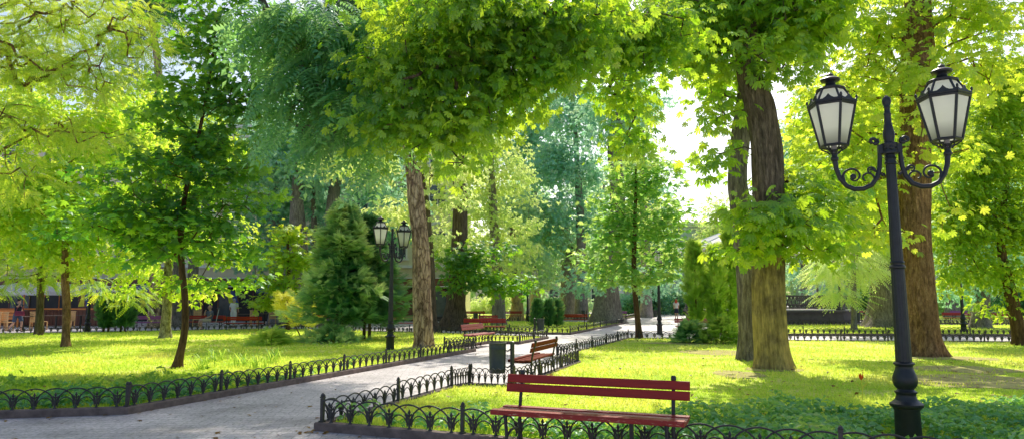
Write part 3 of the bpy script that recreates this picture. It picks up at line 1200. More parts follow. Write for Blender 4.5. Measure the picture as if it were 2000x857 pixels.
# ------------------------------------------------------------------ street lamps
def make_lamp(label):
    root = empty('street_lamp', (0, 0, 0), 0, label, 'street lamp', 'cast iron lamps with two lanterns')
    mb = MB()
    mb.lathe([(.15, 0), (.15, .05), (.128, .07), (.122, .40), (.130, .415), (.13, .425), (.155, .44), (.163, .455), (.163, .475), (.135, .49), (.115, .51)], 28)
    mb.build('base', 'iron', root, 40)
    mb = MB()
    mb.lathe([(.115, .505), (.100, .54), (.094, .56), (.096, .575), (.108, .585), (.108, .60), (.086, .612), (.082, .625), (.110, .66), (.122, .70), (.120, .74), (.104, .79), (.088, .83), (.082, .86), (.086, .872), (.104, .882), (.104, .895), (.083, .91)], 28, flute=.03, nfl=14)
    mb.build('bulb_moulding', 'iron', root, 50)
    mb = MB()
    mb.lathe([(.080, .905), (.076, 1.2), (.066, 1.90)], 32, flute=.07, nfl=16)
    mb.lathe([(.064, 1.895), (.078, 1.905), (.080, 1.925), (.066, 1.94), (.066, 1.955), (.074, 1.965), (.066, 1.98)], 24)
    mb.lathe([(.062, 1.975), (.056, 2.4), (.050, 3.05)], 32, flute=.07, nfl=16)
    mb.lathe([(.05, 3.04), (.062, 3.05), (.062, 3.065), (.053, 3.08), (.053, 3.10), (.064, 3.11), (.05, 3.13), (.05, 3.16)], 24)
    mb.build('pole', 'iron', root, 40)
    mb = MB()
    mb.lathe([(.05, 3.15), (.082, 3.16), (.086, 3.175), (.08, 3.19), (.08, 3.25), (.086, 3.265), (.082, 3.28), (.055, 3.29)], 24)
    mb.ball((0, -.083, 3.22), .024, 10, 8, (1, .5, 1))
    for sx in (-1, 1):
        mb.ball((sx * .055, -.068, 3.22), .012, 8, 6)
    mb.build('collar', 'iron', root, 40)
    mb = MB()
    mb.lathe([(.052, 3.285), (.050, 3.31), (.058, 3.35), (.060, 3.40), (.046, 3.46), (.037, 3.52), (.034, 3.60), (.038, 3.61), (.038, 3.62), (.030, 3.63), (.030, 3.68), (.038, 3.69), (.030, 3.70), (.044, 3.735), (.047, 3.765), (.038, 3.80), (.014, 3.82), (.001, 3.83)], 20)
    mb.build('finial', 'iron', root, 60)
    A = .565
    for sx in (-1, 1):
        mb = MB()
        pts = [(.10, 3.24), (.104, 3.14), (.112, 3.02), (.14, 2.91), (.20, 2.825), (.29, 2.785), (.38, 2.785), (.46, 2.825), (.52, 2.91), (.553, 3.02), (A, 3.13)]
        mb.tube([(sx * x, 0, z) for x, z in pts], [.022, .023, .024, .026, .027, .027, .027, .026, .025, .026, .03], 10)
        mb.box((sx * .095, 0, 3.22), (.05, .06, .10))
        # curled top volute
        mb.tube([(sx * (.10 + .0 + .05 * (1 - s) * math.sin(s * 5.2) + .02), 0, 3.27 + .05 * s * 1.2 + .02 * math.cos(s * 5.2)) for s in np.linspace(0, 1, 9)], np.linspace(.022, .014, 9), 8)
        mb.tube([(sx * (.165 + .035 * (1 - .55 * s) * math.cos(PI - s * 5.0)), 0, 3.315 + .035 * (1 - .55 * s) * math.sin(PI - s * 5.0)) for s in np.linspace(0, 1, 12)], np.linspace(.02, .016, 12), 8)
        mb.tube([(sx * .115, 0, 2.96), (sx * .08, 0, 2.925), (sx * .068, 0, 2.935), (sx * .074, 0, 2.952)], [.014, .014, .012, .009], 8)
        mb.lathe([(.03, 3.11), (.042, 3.125), (.042, 3.145), (.032, 3.16), (.03, 3.21), (.04, 3.22), (.04, 3.24)], 14, (sx * A, 0, 0))
        arm = mb.build('arm', 'iron', root, 60)
        mb = MB()

        def spiral(cx, cz, r0, r1, a0, a1, w0, w1, n=18):
            mb.tube([(sx * (cx + (r0 + (r1 - r0) * s) * math.cos(a0 + (a1 - a0) * s)), 0, cz + (r0 + (r1 - r0) * s) * math.sin(a0 + (a1 - a0) * s)) for s in np.linspace(0, 1, n)], np.linspace(w0, w1, n), 8)
        spiral(.385, 2.925, .125, .03, R(-70), R(330), .014, .010, 26)
        spiral(.245, 2.90, .085, .03, R(250), R(-60), .013, .009, 18)
        spiral(.205, 2.985, .05, .015, R(200), R(-120), .012, .008, 14)
        mb.tube([(sx * .15, 0, 2.97), (sx * .18, 0, 3.0), (sx * .22, 0, 2.99)], [.010, .018, .008], 8)
        mb.tube([(sx * .47, 0, 2.86), (sx * .49, 0, 2.93), (sx * .47, 0, 2.98)], [.012, .016, .006], 8)
        mb.ball((sx * .385, 0, 2.925), .034, 10, 8, (1, .6, 1))
        mb.build('scroll', 'iron', arm, 60)
        # lantern
        z0, zr, z1 = 3.28, 3.745, 3.935
        rb, rt, ru = .142, .243, .135
        a0 = R(30 + 12)
        mb = MB()

        def hexpt(r, k, z):
            return (sx * A + r * math.cos(a0 + k * PI / 3), r * math.sin(a0 + k * PI / 3), z)
        for k in range(6):
            mb.tube([hexpt(rb, k, z0), hexpt(rt, k, zr)], .0155, 6)
            mb.tube([hexpt(rt, k, zr), hexpt(ru, k, z1)], .013, 6)
            mb.tube([hexpt(rb, k, z0), hexpt(rb, k + 1, z0)], .017, 6)
            mb.tube([hexpt(rt, k, zr), hexpt(rt, k + 1, zr)], .019, 6)
            mb.tube([hexpt(rt + .012, k, zr + .022), hexpt(rt + .012, k + 1, zr + .022)], .012, 6)
            mb.tube([hexpt(ru, k, z1), hexpt(ru, k + 1, z1)], .014, 6)
            # cage ribs under the glass
            mb.tube([hexpt(rb * .92, k, z0), hexpt(rb * .95, k, z0 - .025), hexpt(.07, k, z0 - .06), hexpt(.04, k, z0 - .09)], .009, 6)
            # leaf cresting
            p, q = Vector(hexpt(rt + .014, k, zr + .03)), Vector(hexpt(rt + .014, k + 1, zr + .03))
            prof = [(0, .035), (.06, .02), (.16, .012), (.28, .014), (.38, .03), (.44, .045), (.5, .066), (.56, .045), (.62, .03), (.72, .014), (.84, .012), (.94, .02), (1, .035)]
            th = (q - p).normalized().cross(Vector((0, 0, 1))) * .007
            vs = []
            for s, h in prof:
                c0 = p.lerp(q, s)
                for dz in (0, h):
                    for sg in (-1, 1):
                        vs.append(c0 + Vector((0, 0, dz)) + th * sg)
            fs = []
            for i in range(len(prof) - 1):
                b_ = i * 4
                fs += [(b_, b_ + 4, b_ + 6, b_ + 2), (b_ + 1, b_ + 3, b_ + 7, b_ + 5), (b_ + 2, b_ + 6, b_ + 7, b_ + 3), (b_, b_ + 1, b_ + 5, b_ + 4)]
            mb.add(vs, fs)
            mb.ball(hexpt(rt + .016, k, zr + .07), .014, 6, 5, (1, 1, 1.8))
        lan = mb.build('lantern', 'iron', root, 40)
        mb = MB()
        c = (sx * A, 0, 0)
        mb.lathe([(.152, z1 - .004), (.155, z1 + .010), (.115, z1 + .03), (.075, z1 + .042), (.055, z1 + .055), (.05, z1 + .085), (.06, z1 + .095), (.10, z1 + .105), (.108, z1 + .122), (.085, z1 + .14), (.05, z1 + .152), (.036, z1 + .165), (.038, z1 + .18), (.022, z1 + .195), (.004, z1 + .21)], 24, c)
        mb.build('cap', 'iron', lan, 50)
        mb = MB()
        mb.lathe([(.03, z0 - .08), (.03, z0 + .02), (.045, z0 + .04), (.05, z0 + .10), (.035, z0 + .15), (.004, z0 + .16)], 12, c)
        mb.build('bulb', 'bulb', lan, 60)
        for k in range(6):
            mb = MB()
            mb.add([hexpt(rb - .004, k, z0), hexpt(rb - .004, k + 1, z0), hexpt(rt - .004, k + 1, zr), hexpt(rt - .004, k, zr)], [(0, 1, 2, 3)])
            mb.build('pane', 'frosted', lan)
            mb = MB()
            mb.add([hexpt(rt - .006, k, zr + .01), hexpt(rt - .006, k + 1, zr + .01), hexpt(ru - .004, k + 1, z1 - .006), hexpt(ru - .004, k, z1 - .006)], [(0, 1, 2, 3)])
            mb.build('roof_pane', 'frosted', lan)
    return root


lamp = make_lamp('tall black double lantern lamp rising from the ivy behind the fence')
lamp.location = (4.185, 7.42, 0)
lamp.rotation_euler = (0, 0, R(-15))
for px, Y, rz, lb in [(767, 21.4, R(60), 'black double lamp beside the pine trunk and the soft conifers'),
                      (1030, 50, R(12), 'distant double lamp above the three small cypresses'),
                      (1112, 64, R(20), 'faint far double lamp in front of the forked grey trunk'),
                      (1283, 32.5, R(80), 'lamp post standing beside the slender maple at the path corner'),
                      (1866, 33.4, R(85), 'lamp post across the lawn between the brown trunk and the leaning tree'),
                      (1701, 52, R(80), 'distant lamp post behind the bandstand lawn'),
                      (186, 34, R(85), 'dark lamp post beside the cafe terrace and slim left trees')]:
    lb = lb.replace('slim left trees', 'brown sapling')
    dup(lamp, (GX(px, Y), Y, 0), rz, lb)

# ------------------------------------------------------------------ trees near the camera
GT = 'broadleaf trees of the park'
tree('maple_tree', 'young dark green maple with a curved slim trunk on the lawn by the fence', 15.5,
     [(343, 722, 20), (352, 690, 15), (361, 640, 13), (361, 580, 12.5), (355, 520, 12), (353, 460, 11), (362, 380, 9), (385, 280, 7), (410, 150, 5), (425, 30, 3)],
     [(350, 455, 150, 55), (255, 425, 110, 45), (180, 400, 70, 30), (110, 440, 30, 14), (230, 340, 60, 26), (440, 400, 100, 80), (345, 345, 160, 60), (440, 290, 110, 60), (390, 215, 130, 70),
      (420, 120, 110, 70), (390, 30, 110, 70), (480, 210, 60, 50), (470, 505, 70, 50), (290, 500, 60, 28), (410, 560, 60, 25), (150, 450, 40, 25), (320, 180, 50, 40)],
     T_MAPLE, 'leaf_maple', 'bark_young', 280, 26, .155, .42, .28, 11, seg=16, rough=.05, flare=.55, r_tip=.0045, group=GT, base=None, tone=(0, .95), crown_from=.32, up=.5)
tree('sapling_tree', 'yellow-green backlit sapling with a straight reddish trunk on the sunny lawn', 22.7,
     [(128, 679, 17), (129, 650, 14), (130, 600, 14), (127, 540, 14), (127, 470, 11), (126, 400, 8), (130, 320, 5)],
     [(110, 400, 170, 70), (60, 470, 110, 50), (200, 300, 110, 90), (60, 320, 110, 70), (230, 430, 90, 50), (150, 505, 120, 35), (150, 230, 120, 60), (20, 410, 70, 70), (250, 510, 60, 30)],
     T_SPRIG, 'leaf_yellow', 'bark_brown', 210, 26, .30, .6, .35, 12, rough=.05, flare=.45, r_tip=.005, group=GT, crown_from=.4)
tree('birch_tree', 'birch with a pale blotched trunk in the sunny lawn', 28,
     [(322, 661, 24), (323, 640, 18), (326, 600, 17), (328, 540, 16), (331, 450, 13), (328, 330, 9)],
     [(320, 500, 110, 40), (300, 400, 120, 80), (330, 300, 110, 70), (430, 480, 90, 50), (250, 540, 70, 28), (380, 560, 60, 20), (230, 260, 90, 70), (270, 190, 70, 60)],
     T_SPRIG, 'leaf_yellow', 'bark_birch', 150, 24, .30, .65, .4, 13, rough=.06, flare=.3, r_tip=.006, group=GT, crown_from=.4)
tree('thin_tree', 'thin dark stemmed tree with feathery leaves at the cafe edge', 30.4,
     [(76, 655, 16), (78, 600, 13), (80, 540, 12), (84, 470, 9), (80, 380, 6)],
     [(70, 520, 110, 35), (150, 540, 70, 26), (20, 470, 80, 50), (110, 440, 100, 50), (230, 575, 60, 25), (-20, 540, 50, 40)],
     T_PINF, 'leaf_bright', 'bark_dark', 90, 26, .55, .6, .4, 14, rough=.05, flare=.3, group=GT, crown_from=.45)
tree('larch_tree', 'overhanging larch boughs with bare reddish twigs in the upper corner', 12,
     None,
     [(60, 60, 160, 70), (180, 140, 100, 50), (140, 20, 120, 50), (20, 130, 90, 50), (60, 250, 180, 40), (20, 340, 60, 60), (250, 60, 60, 60)],
     T_PINF, 'leaf_bright', 'bark_brown', 360, 10, .26, .38, .4, 15, r_tip=.006, group=GT, twig=True,
     trunk_pts=[(-16.5, 11.0, -.05, .26), (-16.2, 11.1, 2.5, .22), (-15.6, 11.3, 5, .18), (-15, 11.5, 8, .1)], crown_from=.45, jitter=.8, up=.1)
tree('ailanthus_tree', 'dark hanging boughs of long feather-shaped leaves beside the chestnut canopy', 10,
     None,
     [(640, 60, 110, 60), (560, 60, 60, 60), (700, 130, 90, 60), (610, 180, 60, 45), (730, 225, 60, 35), (600, 245, 45, 30), (690, 260, 50, 30), (560, 160, 40, 40), (760, 60, 60, 60), (770, 310, 30, 18)],
     T_PIN, 'leaf_pinnate', 'bark_grey', 115, 9, .50, .36, .5, 16, r_tip=.006, group=GT,
     trunk_pts=[(-8.2, 4.4, -.05, .24), (-8.1, 4.5, 2.2, .2), (-7.6, 5.0, 4.2, .17), (-6.2, 6.4, 5.6, .12), (-4.4, 8.4, 6.3, .07)], crown_from=.55, jitter=.5, fwd_down=.55, up=.1)
tree('chestnut_tree', 'chestnut canopy hanging over the path from above', 9,
     None,
     [(860, 120, 130, 90), (800, 235, 95, 50), (960, 90, 140, 90), (900, 230, 100, 50), (1080, 60, 130, 70), (850, 295, 70, 26), (1000, 180, 70, 50), (1090, 140, 60, 30),
      (1200, 60, 90, 70, 1), (1215, 190, 45, 50, 1.5), (1225, 270, 30, 40, 1.5), (1310, 60, 80, 60, 1), (760, 130, 60, 60), (905, 318, 40, 14), (960, 20, 300, 50, -.5), (1290, 120, 60, 30, 1)],
     T_CHEST, 'leaf_chestnut', 'bark_chestnut', 430, 24, .150, .34, .60, 17, r_tip=.006, group=GT,
     trunk_pts=[(2.4, -2.2, -.05, .42), (2.3, -2.0, 2.0, .36), (1.9, -1.0, 4.2, .30), (1.0, 2.4, 6.2, .22), (.3, 5.5, 6.9, .14), (-.2, 8.2, 7.0, .08)], crown_from=.6, jitter=.65, fwd_down=.75, up=.0, bias=.55)
tree('pine_tree', 'tall pine trunk with plated tan bark beside the small double lamp', 22.7,
     [(826, 680, 40), (827, 660, 36), (824, 600, 35), (823, 500, 34), (816, 420, 32), (806, 330, 29), (800, 250, 27), (798, 120, 24), (800, -60, 18), (802, -220, 10)],
     [(800, -130, 150, 60), (730, -60, 130, 50), (900, -60, 130, 50), (800, -230, 120, 60), (790, 20, 170, 60), (900, 50, 110, 50), (690, 40, 110, 50), (1000, -100, 100, 45), (850, -170, 120, 45, -2), (960, -165, 110, 45, -2), (1060, -190, 90, 45, -2), (740, -160, 100, 45, -2), (1080, -120, 80, 45), (960, -50, 90, 40)],  # unseen high crown masses added to cast shade on the front path
     T_NEEDLE, 'leaf_needle', 'bark_pine', 380, 32, .36, .6, .5, 18, seg=48, rough=.08, flare=.14, step=.1, group='conifers of the park', crown_from=.62, rootlobes=4)
tree('linden_tree', 'dark slender trunk right behind the tan pine trunk', 34,
     [(843, 648, 30), (841, 620, 23), (838, 520, 23), (828, 400, 22), (817, 330, 20), (806, 220, 16), (800, 100, 10)],
     [(770, 180, 110, 90), (830, 90, 120, 80), (700, 300, 80, 50), (870, 300, 60, 60), (862, 390, 36, 50), (770, 400, 40, 50), (865, 470, 30, 36)],
     T_SPRIG2, 'leaf_pale_haze', 'bark_dark', 150, 26, .42, .8, .5, 19, group=GT, crown_from=.55, rough=.06)
tree('elm_tree', 'thick dark trunk with low deep green boughs beyond the path benches', 37.5,
     [(889, 644, 52), (890, 620, 40), (893, 560, 34), (897, 480, 31), (899, 400, 28), (896, 330, 24), (902, 230, 17), (910, 120, 9)],
     [(915, 530, 60, 40, -1.5), (940, 490, 60, 30, -1.5), (895, 500, 45, 30, -1.5), (960, 550, 45, 20, -1), (1010, 555, 50, 22, -1), (940, 90, 90, 50, -4), (1040, 90, 80, 50, -6), (1130, 90, 80, 40, -6), (860, 110, 80, 50, -3)],  # high forward boughs added behind the canopy to dapple the path with shade
     T_MAPLE, 'leaf_maple', 'bark_dark', 140, 26, .26, .7, .5, 20, group=GT, crown_from=.28, rough=.08, flare=.5, tone=(.1, 1))
tree('ash_tree', 'pale yellow-green leafy tree behind the thick dark trunk', 44,
     [(975, 612, 26), (972, 540, 22), (965, 440, 18), (960, 330, 12), (955, 240, 6)],
     [(960, 320, 75, 80), (920, 420, 70, 60), (1010, 430, 50, 70), (900, 300, 50, 80), (985, 500, 60, 45), (870, 470, 50, 50), (935, 250, 60, 50)],
     T_SPRIG2, 'leaf_pale_haze', 'bark_far_haze', 190, 30, .36, .75, .5, 21, group=GT, crown_from=.3)
tree('maple_tree', 'slender light green maple with a leaning thin trunk at the path corner', 28,
     [(1249, 663, 15), (1246, 630, 11), (1241, 580, 10.5), (1238, 520, 10), (1240, 440, 8), (1242, 340, 5), (1240, 290, 3)],
     [(1240, 440, 95, 40), (1240, 350, 70, 50), (1175, 500, 60, 35), (1300, 490, 55, 50), (1235, 540, 85, 22), (1315, 410, 35, 30), (1200, 400, 50, 40), (1245, 290, 40, 30), (1160, 550, 30, 14), (1290, 350, 50, 50), (1200, 460, 60, 40), (1290, 430, 60, 40), (1330, 500, 35, 40), (1270, 540, 60, 24)],
     T_MAPLE, 'leaf_fresh', 'bark_young', 240, 18, .20, .55, .35, 22, group=GT, crown_from=.3, r_tip=.005, flare=.4)
tree('plane_tree', 'huge grey knotted trunk at the corner of the middle lawn', 48,
     [(1184, 631, 62), (1184, 612, 54), (1186, 580, 46), (1188, 545, 42), (1194, 510, 36), (1204, 450, 30), (1206, 360, 28), (1200, 280, 26), (1212, 210, 20), (1225, 120, 12)],
     [(1210, 215, 60, 60), (1150, 545, 45, 22, -2), (1270, 555, 60, 25, 1), (1255, 190, 60, 50), (1160, 250, 50, 60), (1230, 100, 80, 60), (1130, 565, 30, 15, -2)],
     T_SPRIG2, 'leaf_teal_haze', 'bark_grey', 120, 26, .42, .9, .5, 23, group=GT, crown_from=.3, seg=22, rough=.12, flare=.25)
tree('chestnut_tree', 'big chestnut with a mossy upright trunk on the sunny lawn', 15.5,
     [(1511, 724, 66), (1509, 700, 61), (1505, 650, 60), (1502, 600, 60), (1500, 520, 59), (1501, 430, 59), (1500, 340, 60), (1495, 270, 58), (1484, 210, 56), (1464, 150, 48), (1458, 60, 44), (1464, -40, 42), (1462, -160, 38), (1470, -300, 26)],
     [(1480, 40, 150, 70), (1570, 60, 100, 60), (1400, 100, 70, 50), (1350, 50, 80, 60), (1600, 0, 120, 50), (1490, 430, 62, 35, -1.2), (1550, 440, 80, 40, -.8), (1470, 485, 30, 16, -.8), (1540, 370, 60, 50, .6), (1600, 400, 60, 40, -.3),
      (1400, 230, 40, 40, .5), (1408, 300, 28, 36, .3), (1500, 480, 70, 24, -1.2), (1500, 445, 56, 30, -1.4), (1500, 400, 60, 30, -1.3),  (1620, 440, 50, 26), (1610, 340, 36, 36, .5), (1590, 490, 50, 20, -.6), (1480, 110, 70, 26, -1), (1540, 130, 60, 30, -.8), (1330, 120, 40, 28), (1440, -60, 200, 60), (1570, 500, 20, 10, -.6)],
     T_CHEST, 'leaf_chestnut', 'bark_chestnut', 330, 17, .27, .52, .45, 24, group=GT, crown_from=.36, seg=64, rough=.07, flare=.24, step=.1, r_tip=.008, fwd_down=.6, up=.3, tone=(.05, 1))
tree('chestnut_tree', 'slimmer dark chestnut trunk tucked behind the mossy chestnut', 17.6,
     [(1464, 698, 46), (1463, 670, 41), (1461, 600, 39), (1457, 500, 42), (1446, 400, 40), (1440, 350, 38), (1447, 260, 34), (1456, 160, 28), (1462, 40, 20)],
     [(1412, 240, 32, 26), (1410, 150, 55, 45), (1440, -20, 100, 60), (1425, 340, 22, 20)],
     T_CHEST, 'leaf_chestnut', 'bark_grey', 60, 16, .26, .5, .45, 25, group=GT, crown_from=.45, seg=48, rough=.09, flare=.28, step=.1, r_tip=.008, fwd_down=.6)
tree('chestnut_tree', 'big reddish brown trunk standing behind the tall lamp', 19,
     [(1803, 699, 74), (1802, 680, 67), (1799, 640, 62), (1796, 590, 58), (1791, 500, 55), (1787, 400, 56), (1788, 250, 54), (1794, 120, 58), (1792, 0, 50), (1790, -140, 40), (1790, -300, 24)],
     [(1800, 40, 150, 50), (1900, 130, 110, 70), (1690, 150, 80, 60), (1650, 260, 60, 50), (1690, 350, 80, 50), (1650, 440, 50, 30), (1900, 40, 120, 60), (1720, 60, 90, 50), (1740, 450, 50, 28, -1), (1860, 300, 40, 60, 1), (1700, 250, 40, 60, 1.4),
      (1760, 320, 40, 30, -1.2), (1810, 180, 40, 40, -1.3), (1800, -80, 220, 60), (1620, 330, 50, 50, 2), (1840, 430, 45, 40, 1), (1800, 130, 50, 50, -1.6), (1785, 210, 40, 36, -1.6), (1795, 285, 34, 26, -1.5), (1600, 220, 60, 60, 3), (1580, 310, 50, 50, 3), (1640, 170, 60, 40, 2), (1690, 450, 60, 30, 1)],
     T_CHEST, 'leaf_bright', 'bark_brown', 330, 17, .26, .6, .45, 26, group=GT, crown_from=.34, seg=64, rough=.09, flare=.24, step=.1, r_tip=.008, fwd_down=.55, up=.3, tone=(.1, 1), rootlobes=6)
tree('lime_tree', 'bright lime tree filling the view between the lamp and the mossy chestnut', 36,
     [(1668, 645, 12), (1668, 600, 10), (1666, 520, 9), (1662, 420, 7), (1655, 300, 4)],
     [(1620, 240, 60, 60), (1680, 330, 60, 60), (1600, 320, 46, 40), (1670, 420, 50, 34), (1700, 230, 60, 60), (1720, 420, 50, 40), (1590, 180, 40, 50), (1570, 280, 30, 50)],
     T_SPRIG, 'leaf_yellow', 'bark_far_haze', 190, 30, .30, .7, .45, 39, group=GT, crown_from=.4)
tree('hornbeam_tree', 'leaning slim tree with dense small leaves at the lawn edge by the fence', 23.5,
     [(1994, 668, 26), (1988, 640, 24), (1978, 590, 23), (1966, 540, 20), (1955, 480, 15), (1960, 400, 11), (1975, 300, 7)],
     [(1930, 440, 85, 60), (1970, 340, 80, 60), (1900, 530, 60, 30), (1985, 540, 50, 35), (1940, 240, 80, 60), (1870, 480, 40, 40), (1990, 160, 80, 60), (1880, 380, 40, 50), (1930, 600, 30, 14), (1850, 560, 30, 16), (1840, 400, 36, 40), (1900, 300, 50, 50), (2010, 440, 50, 60)],
     T_SPRIG, 'leaf_bright', 'bark_young', 330, 34, .24, .55, .4, 27, group=GT, crown_from=.35, r_tip=.005, tone=(0, .8))
tree('locust_tree', 'wide grey trunk with pale drooping locust leaves beside the bandstand', 40,
     [(1730, 640, 74), (1730, 620, 62), (1728, 580, 52), (1728, 530, 46), (1731, 470, 40), (1738, 390, 32), (1735, 300, 22)],
     [(1650, 510, 50, 30, -4), (1622, 545, 22, 14, -4), (1690, 450, 70, 45, -2), (1650, 580, 30, 14, -4), (1700, 520, 50, 30, -2), (1740, 380, 80, 50), (1620, 440, 60, 40, 1)],
     T_PINF, 'leaf_pale_haze', 'bark_grey', 130, 26, .75, .75, .4, 28, group=GT, crown_from=.4, seg=20, rough=.1, flare=.25, fwd_down=.5)
tree('linden_tree', 'grey leaning trunk between the red benches across the lawn', 39,
     [(1914, 638, 36), (1915, 620, 30), (1918, 580, 27), (1922, 540, 24), (1928, 470, 18), (1930, 380, 10)],
     [(1920, 480, 70, 50), (1880, 560, 50, 20), (1940, 400, 80, 60), (1850, 500, 50, 40), (1970, 520, 50, 30)],
     T_SPRIG2, 'leaf_teal_haze', 'bark_grey', 90, 26, .40, .8, .5, 29, group=GT, crown_from=.45, seg=18, rough=.08, flare=.3)
tree('beech_tree', 'grove tree with a forked grey trunk above the soft conifers', 45,
     [(648, 628, 40), (650, 580, 34), (652, 500, 30), (648, 440, 27), (652, 380, 24), (665, 320, 18), (690, 240, 12)],
     [(650, 270, 100, 45), (720, 350, 70, 50), (590, 330, 70, 50), (690, 240, 80, 40), (770, 420, 50, 60), (720, 460, 60, 40)],
     T_SPRIG2, 'leaf_teal_haze', 'bark_far_haze', 170, 28, .44, .9, .5, 30, group=GT, crown_from=.5)
tree('beech_tree', 'blue-green tree behind the sapling canopy with two dark stems', 47,
     [(541, 628, 30), (540, 560, 26), (538, 470, 24), (536, 400, 20), (545, 300, 12)],
     [(555, 310, 110, 50), (600, 400, 70, 50), (520, 400, 70, 60), (480, 330, 70, 50), (590, 480, 60, 40), (500, 500, 60, 40)],
     T_SPRIG2, 'leaf_teal_haze', 'bark_far_haze', 190, 28, .44, .95, .5, 31, group=GT, crown_from=.4)
tree('maple_tree', 'young bright maple growing against the cafe signs', 36,
     [(563, 640, 9), (563, 600, 8), (564, 540, 7), (562, 480, 5), (560, 440, 3)],
     [(560, 500, 40, 40), (545, 555, 40, 22), (585, 560, 35, 22), (565, 450, 25, 25), (520, 590, 30, 12)],
     T_MAPLE, 'leaf_bright', 'bark_young', 60, 26, .26, .55, .4, 32, group=GT, crown_from=.4)
tree('poplar_tree', 'tall blue-green tree in the middle distance', 58,
     [(1136, 622, 26), (1136, 560, 22), (1135, 480, 19), (1132, 400, 16), (1125, 280, 10), (1120, 180, 5)],
     [(1110, 240, 60, 60), (1130, 340, 70, 60), (1095, 420, 55, 45), (1160, 430, 45, 40), (1080, 320, 40, 60), (1130, 180, 50, 50), (1060, 480, 45, 35)],
     T_SPRIG2, 'leaf_teal_haze', 'bark_far_haze', 190, 28, .5, 1.0, .5, 33, group=GT, crown_from=.35)
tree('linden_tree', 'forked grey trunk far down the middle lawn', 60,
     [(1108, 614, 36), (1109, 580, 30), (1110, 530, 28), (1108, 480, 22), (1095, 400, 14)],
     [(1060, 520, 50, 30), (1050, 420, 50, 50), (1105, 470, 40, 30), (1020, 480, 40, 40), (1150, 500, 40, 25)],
     T_SPRIG2, 'leaf_far_haze', 'bark_far_haze', 110, 28, .5, 1.0, .5, 34, group=GT, crown_from=.5)
tree('linden_tree', 'mossy yellow trunk behind a distant red bench', 56,
     [(1010, 613, 26), (1010, 590, 22), (1008, 550, 20), (1004, 480, 16), (1000, 400, 10)],
     [(1000, 500, 60, 30), (1040, 540, 50, 22), (960, 540, 40, 22), (1005, 420, 50, 50)],
     T_SPRIG2, 'leaf_far_haze', 'bark_chestnut', 100, 28, .46, .95, .5, 35, group=GT, crown_from=.5)
tree('scots_pine', 'bluish pine with a pinkish trunk rising behind the dark maple', 40,
     [(300, 640, 22), (304, 500, 20), (308, 330, 18), (310, 150, 15), (296, 40, 12), (285, -60, 8)],
     [(270, 70, 80, 50), (240, 160, 60, 40), (340, 30, 80, 40), (300, -40, 100, 50), (360, 110, 60, 40), (260, 0, 90, 40)],
     T_NEEDLE, 'leaf_needle', 'bark_pine', 90, 24, .5, .8, .5, 36, cat='tree', group='conifers of the park', crown_from=.6)

tree('poplar_tree', 'blue-green slender crowned tree left of the middle poplar'.replace('left of the middle', 'between the pale tree and the tall'), 62,
     [(1046, 620, 22), (1046, 540, 18), (1044, 440, 15), (1042, 330, 11), (1040, 220, 5)],
     [(1035, 220, 50, 50), (1045, 300, 60, 50), (1030, 380, 55, 45), (1060, 250, 40, 50), (1010, 290, 40, 50), (1050, 450, 40, 40), (1075, 180, 40, 40)],
     T_SPRIG2, 'leaf_teal_haze', 'bark_far_haze', 150, 26, .5, 1.0, .5, 37, group=GT, crown_from=.35)
tree('acacia_tree', 'pale tree whose top reaches the bright sky beyond the slender maple', 66,
     [(1262, 617, 24), (1262, 540, 20), (1258, 430, 16), (1255, 320, 10), (1255, 230, 5)],
     [(1240, 230, 36, 40), (1250, 300, 40, 50), (1230, 350, 40, 60), (1280, 430, 36, 40), (1220, 430, 50, 50), (1295, 500, 36, 40)],
     T_SPRIG2, 'leaf_pale_haze', 'bark_far_haze', 110, 24, .5, 1.0, .5, 38, group=GT, crown_from=.35)

# trees far behind, each with its own crown
rgf = random.Random(5)
FAR = [  # px, base py is at ground, Y, top py, half width px, material, label
    (-60, 62, 200, 120, 'leaf_bright', 'far bright tree beyond the cafe, mostly behind the sapling'),
    (60, 70, 90, 120, 'leaf_yellow', 'far yellow-lit tree above the white umbrellas'),
    (170, 58, 230, 100, 'leaf_yellow', 'far yellow-lit tree above the draped flags'),
    (430, 66, 150, 120, 'leaf_teal_haze', 'far blue-green tree behind the dark maple top'),
    (520, 78, 150, 110, 'leaf_teal_haze', 'far blue-green tree above the cafe signs'),
    (690, 74, 260, 110, 'leaf_far_haze', 'far hazy tree beyond the forked trunk'),
    (790, 66, 290, 80, 'leaf_pale_haze', 'far pale tree seen past the tan pine'),
    (860, 80, 290, 90, 'leaf_pale_haze', 'far pale tree between the pine and the thick dark trunk'),
    (1040, 84, 310, 80, 'leaf_far_haze', 'far hazy tree in the centre of the park'),
    (1180, 90, 320, 80, 'leaf_far_haze', 'far hazy tree behind the huge grey trunk'),
    (1265, 84, 320, 55, 'leaf_teal_haze', 'far blue-green tree where the bright sky begins'),
    (1330, 96, 430, 50, 'leaf_far_haze', 'far low tree beside the bright sky gap'),
    (1400, 88, 370, 48, 'leaf_pale_haze', 'far pale tree just above the bandstand roof'),
    (1290, 104, 380, 44, 'leaf_pale_haze', 'far pale tree low behind the slender maple'),
    (1570, 82, 210, 90, 'leaf_teal_haze', 'far blue-green tree behind the bandstand'),
    (1660, 72, 110, 80, 'leaf_bright', 'far bright tree between the two big chestnuts'),
    (1760, 84, 100, 100, 'leaf_bright', 'far bright tree behind the lamp lanterns'),
    (1860, 66, 120, 90, 'leaf_yellow', 'far yellow-lit tree behind the lamp post across the lawn'),
    (1960, 78, 90, 110, 'leaf_bright', 'far bright tree above the violet benches'),
    (2060, 60, 200, 110, 'leaf_bright', 'far bright tree behind the leaning slim tree'),
]
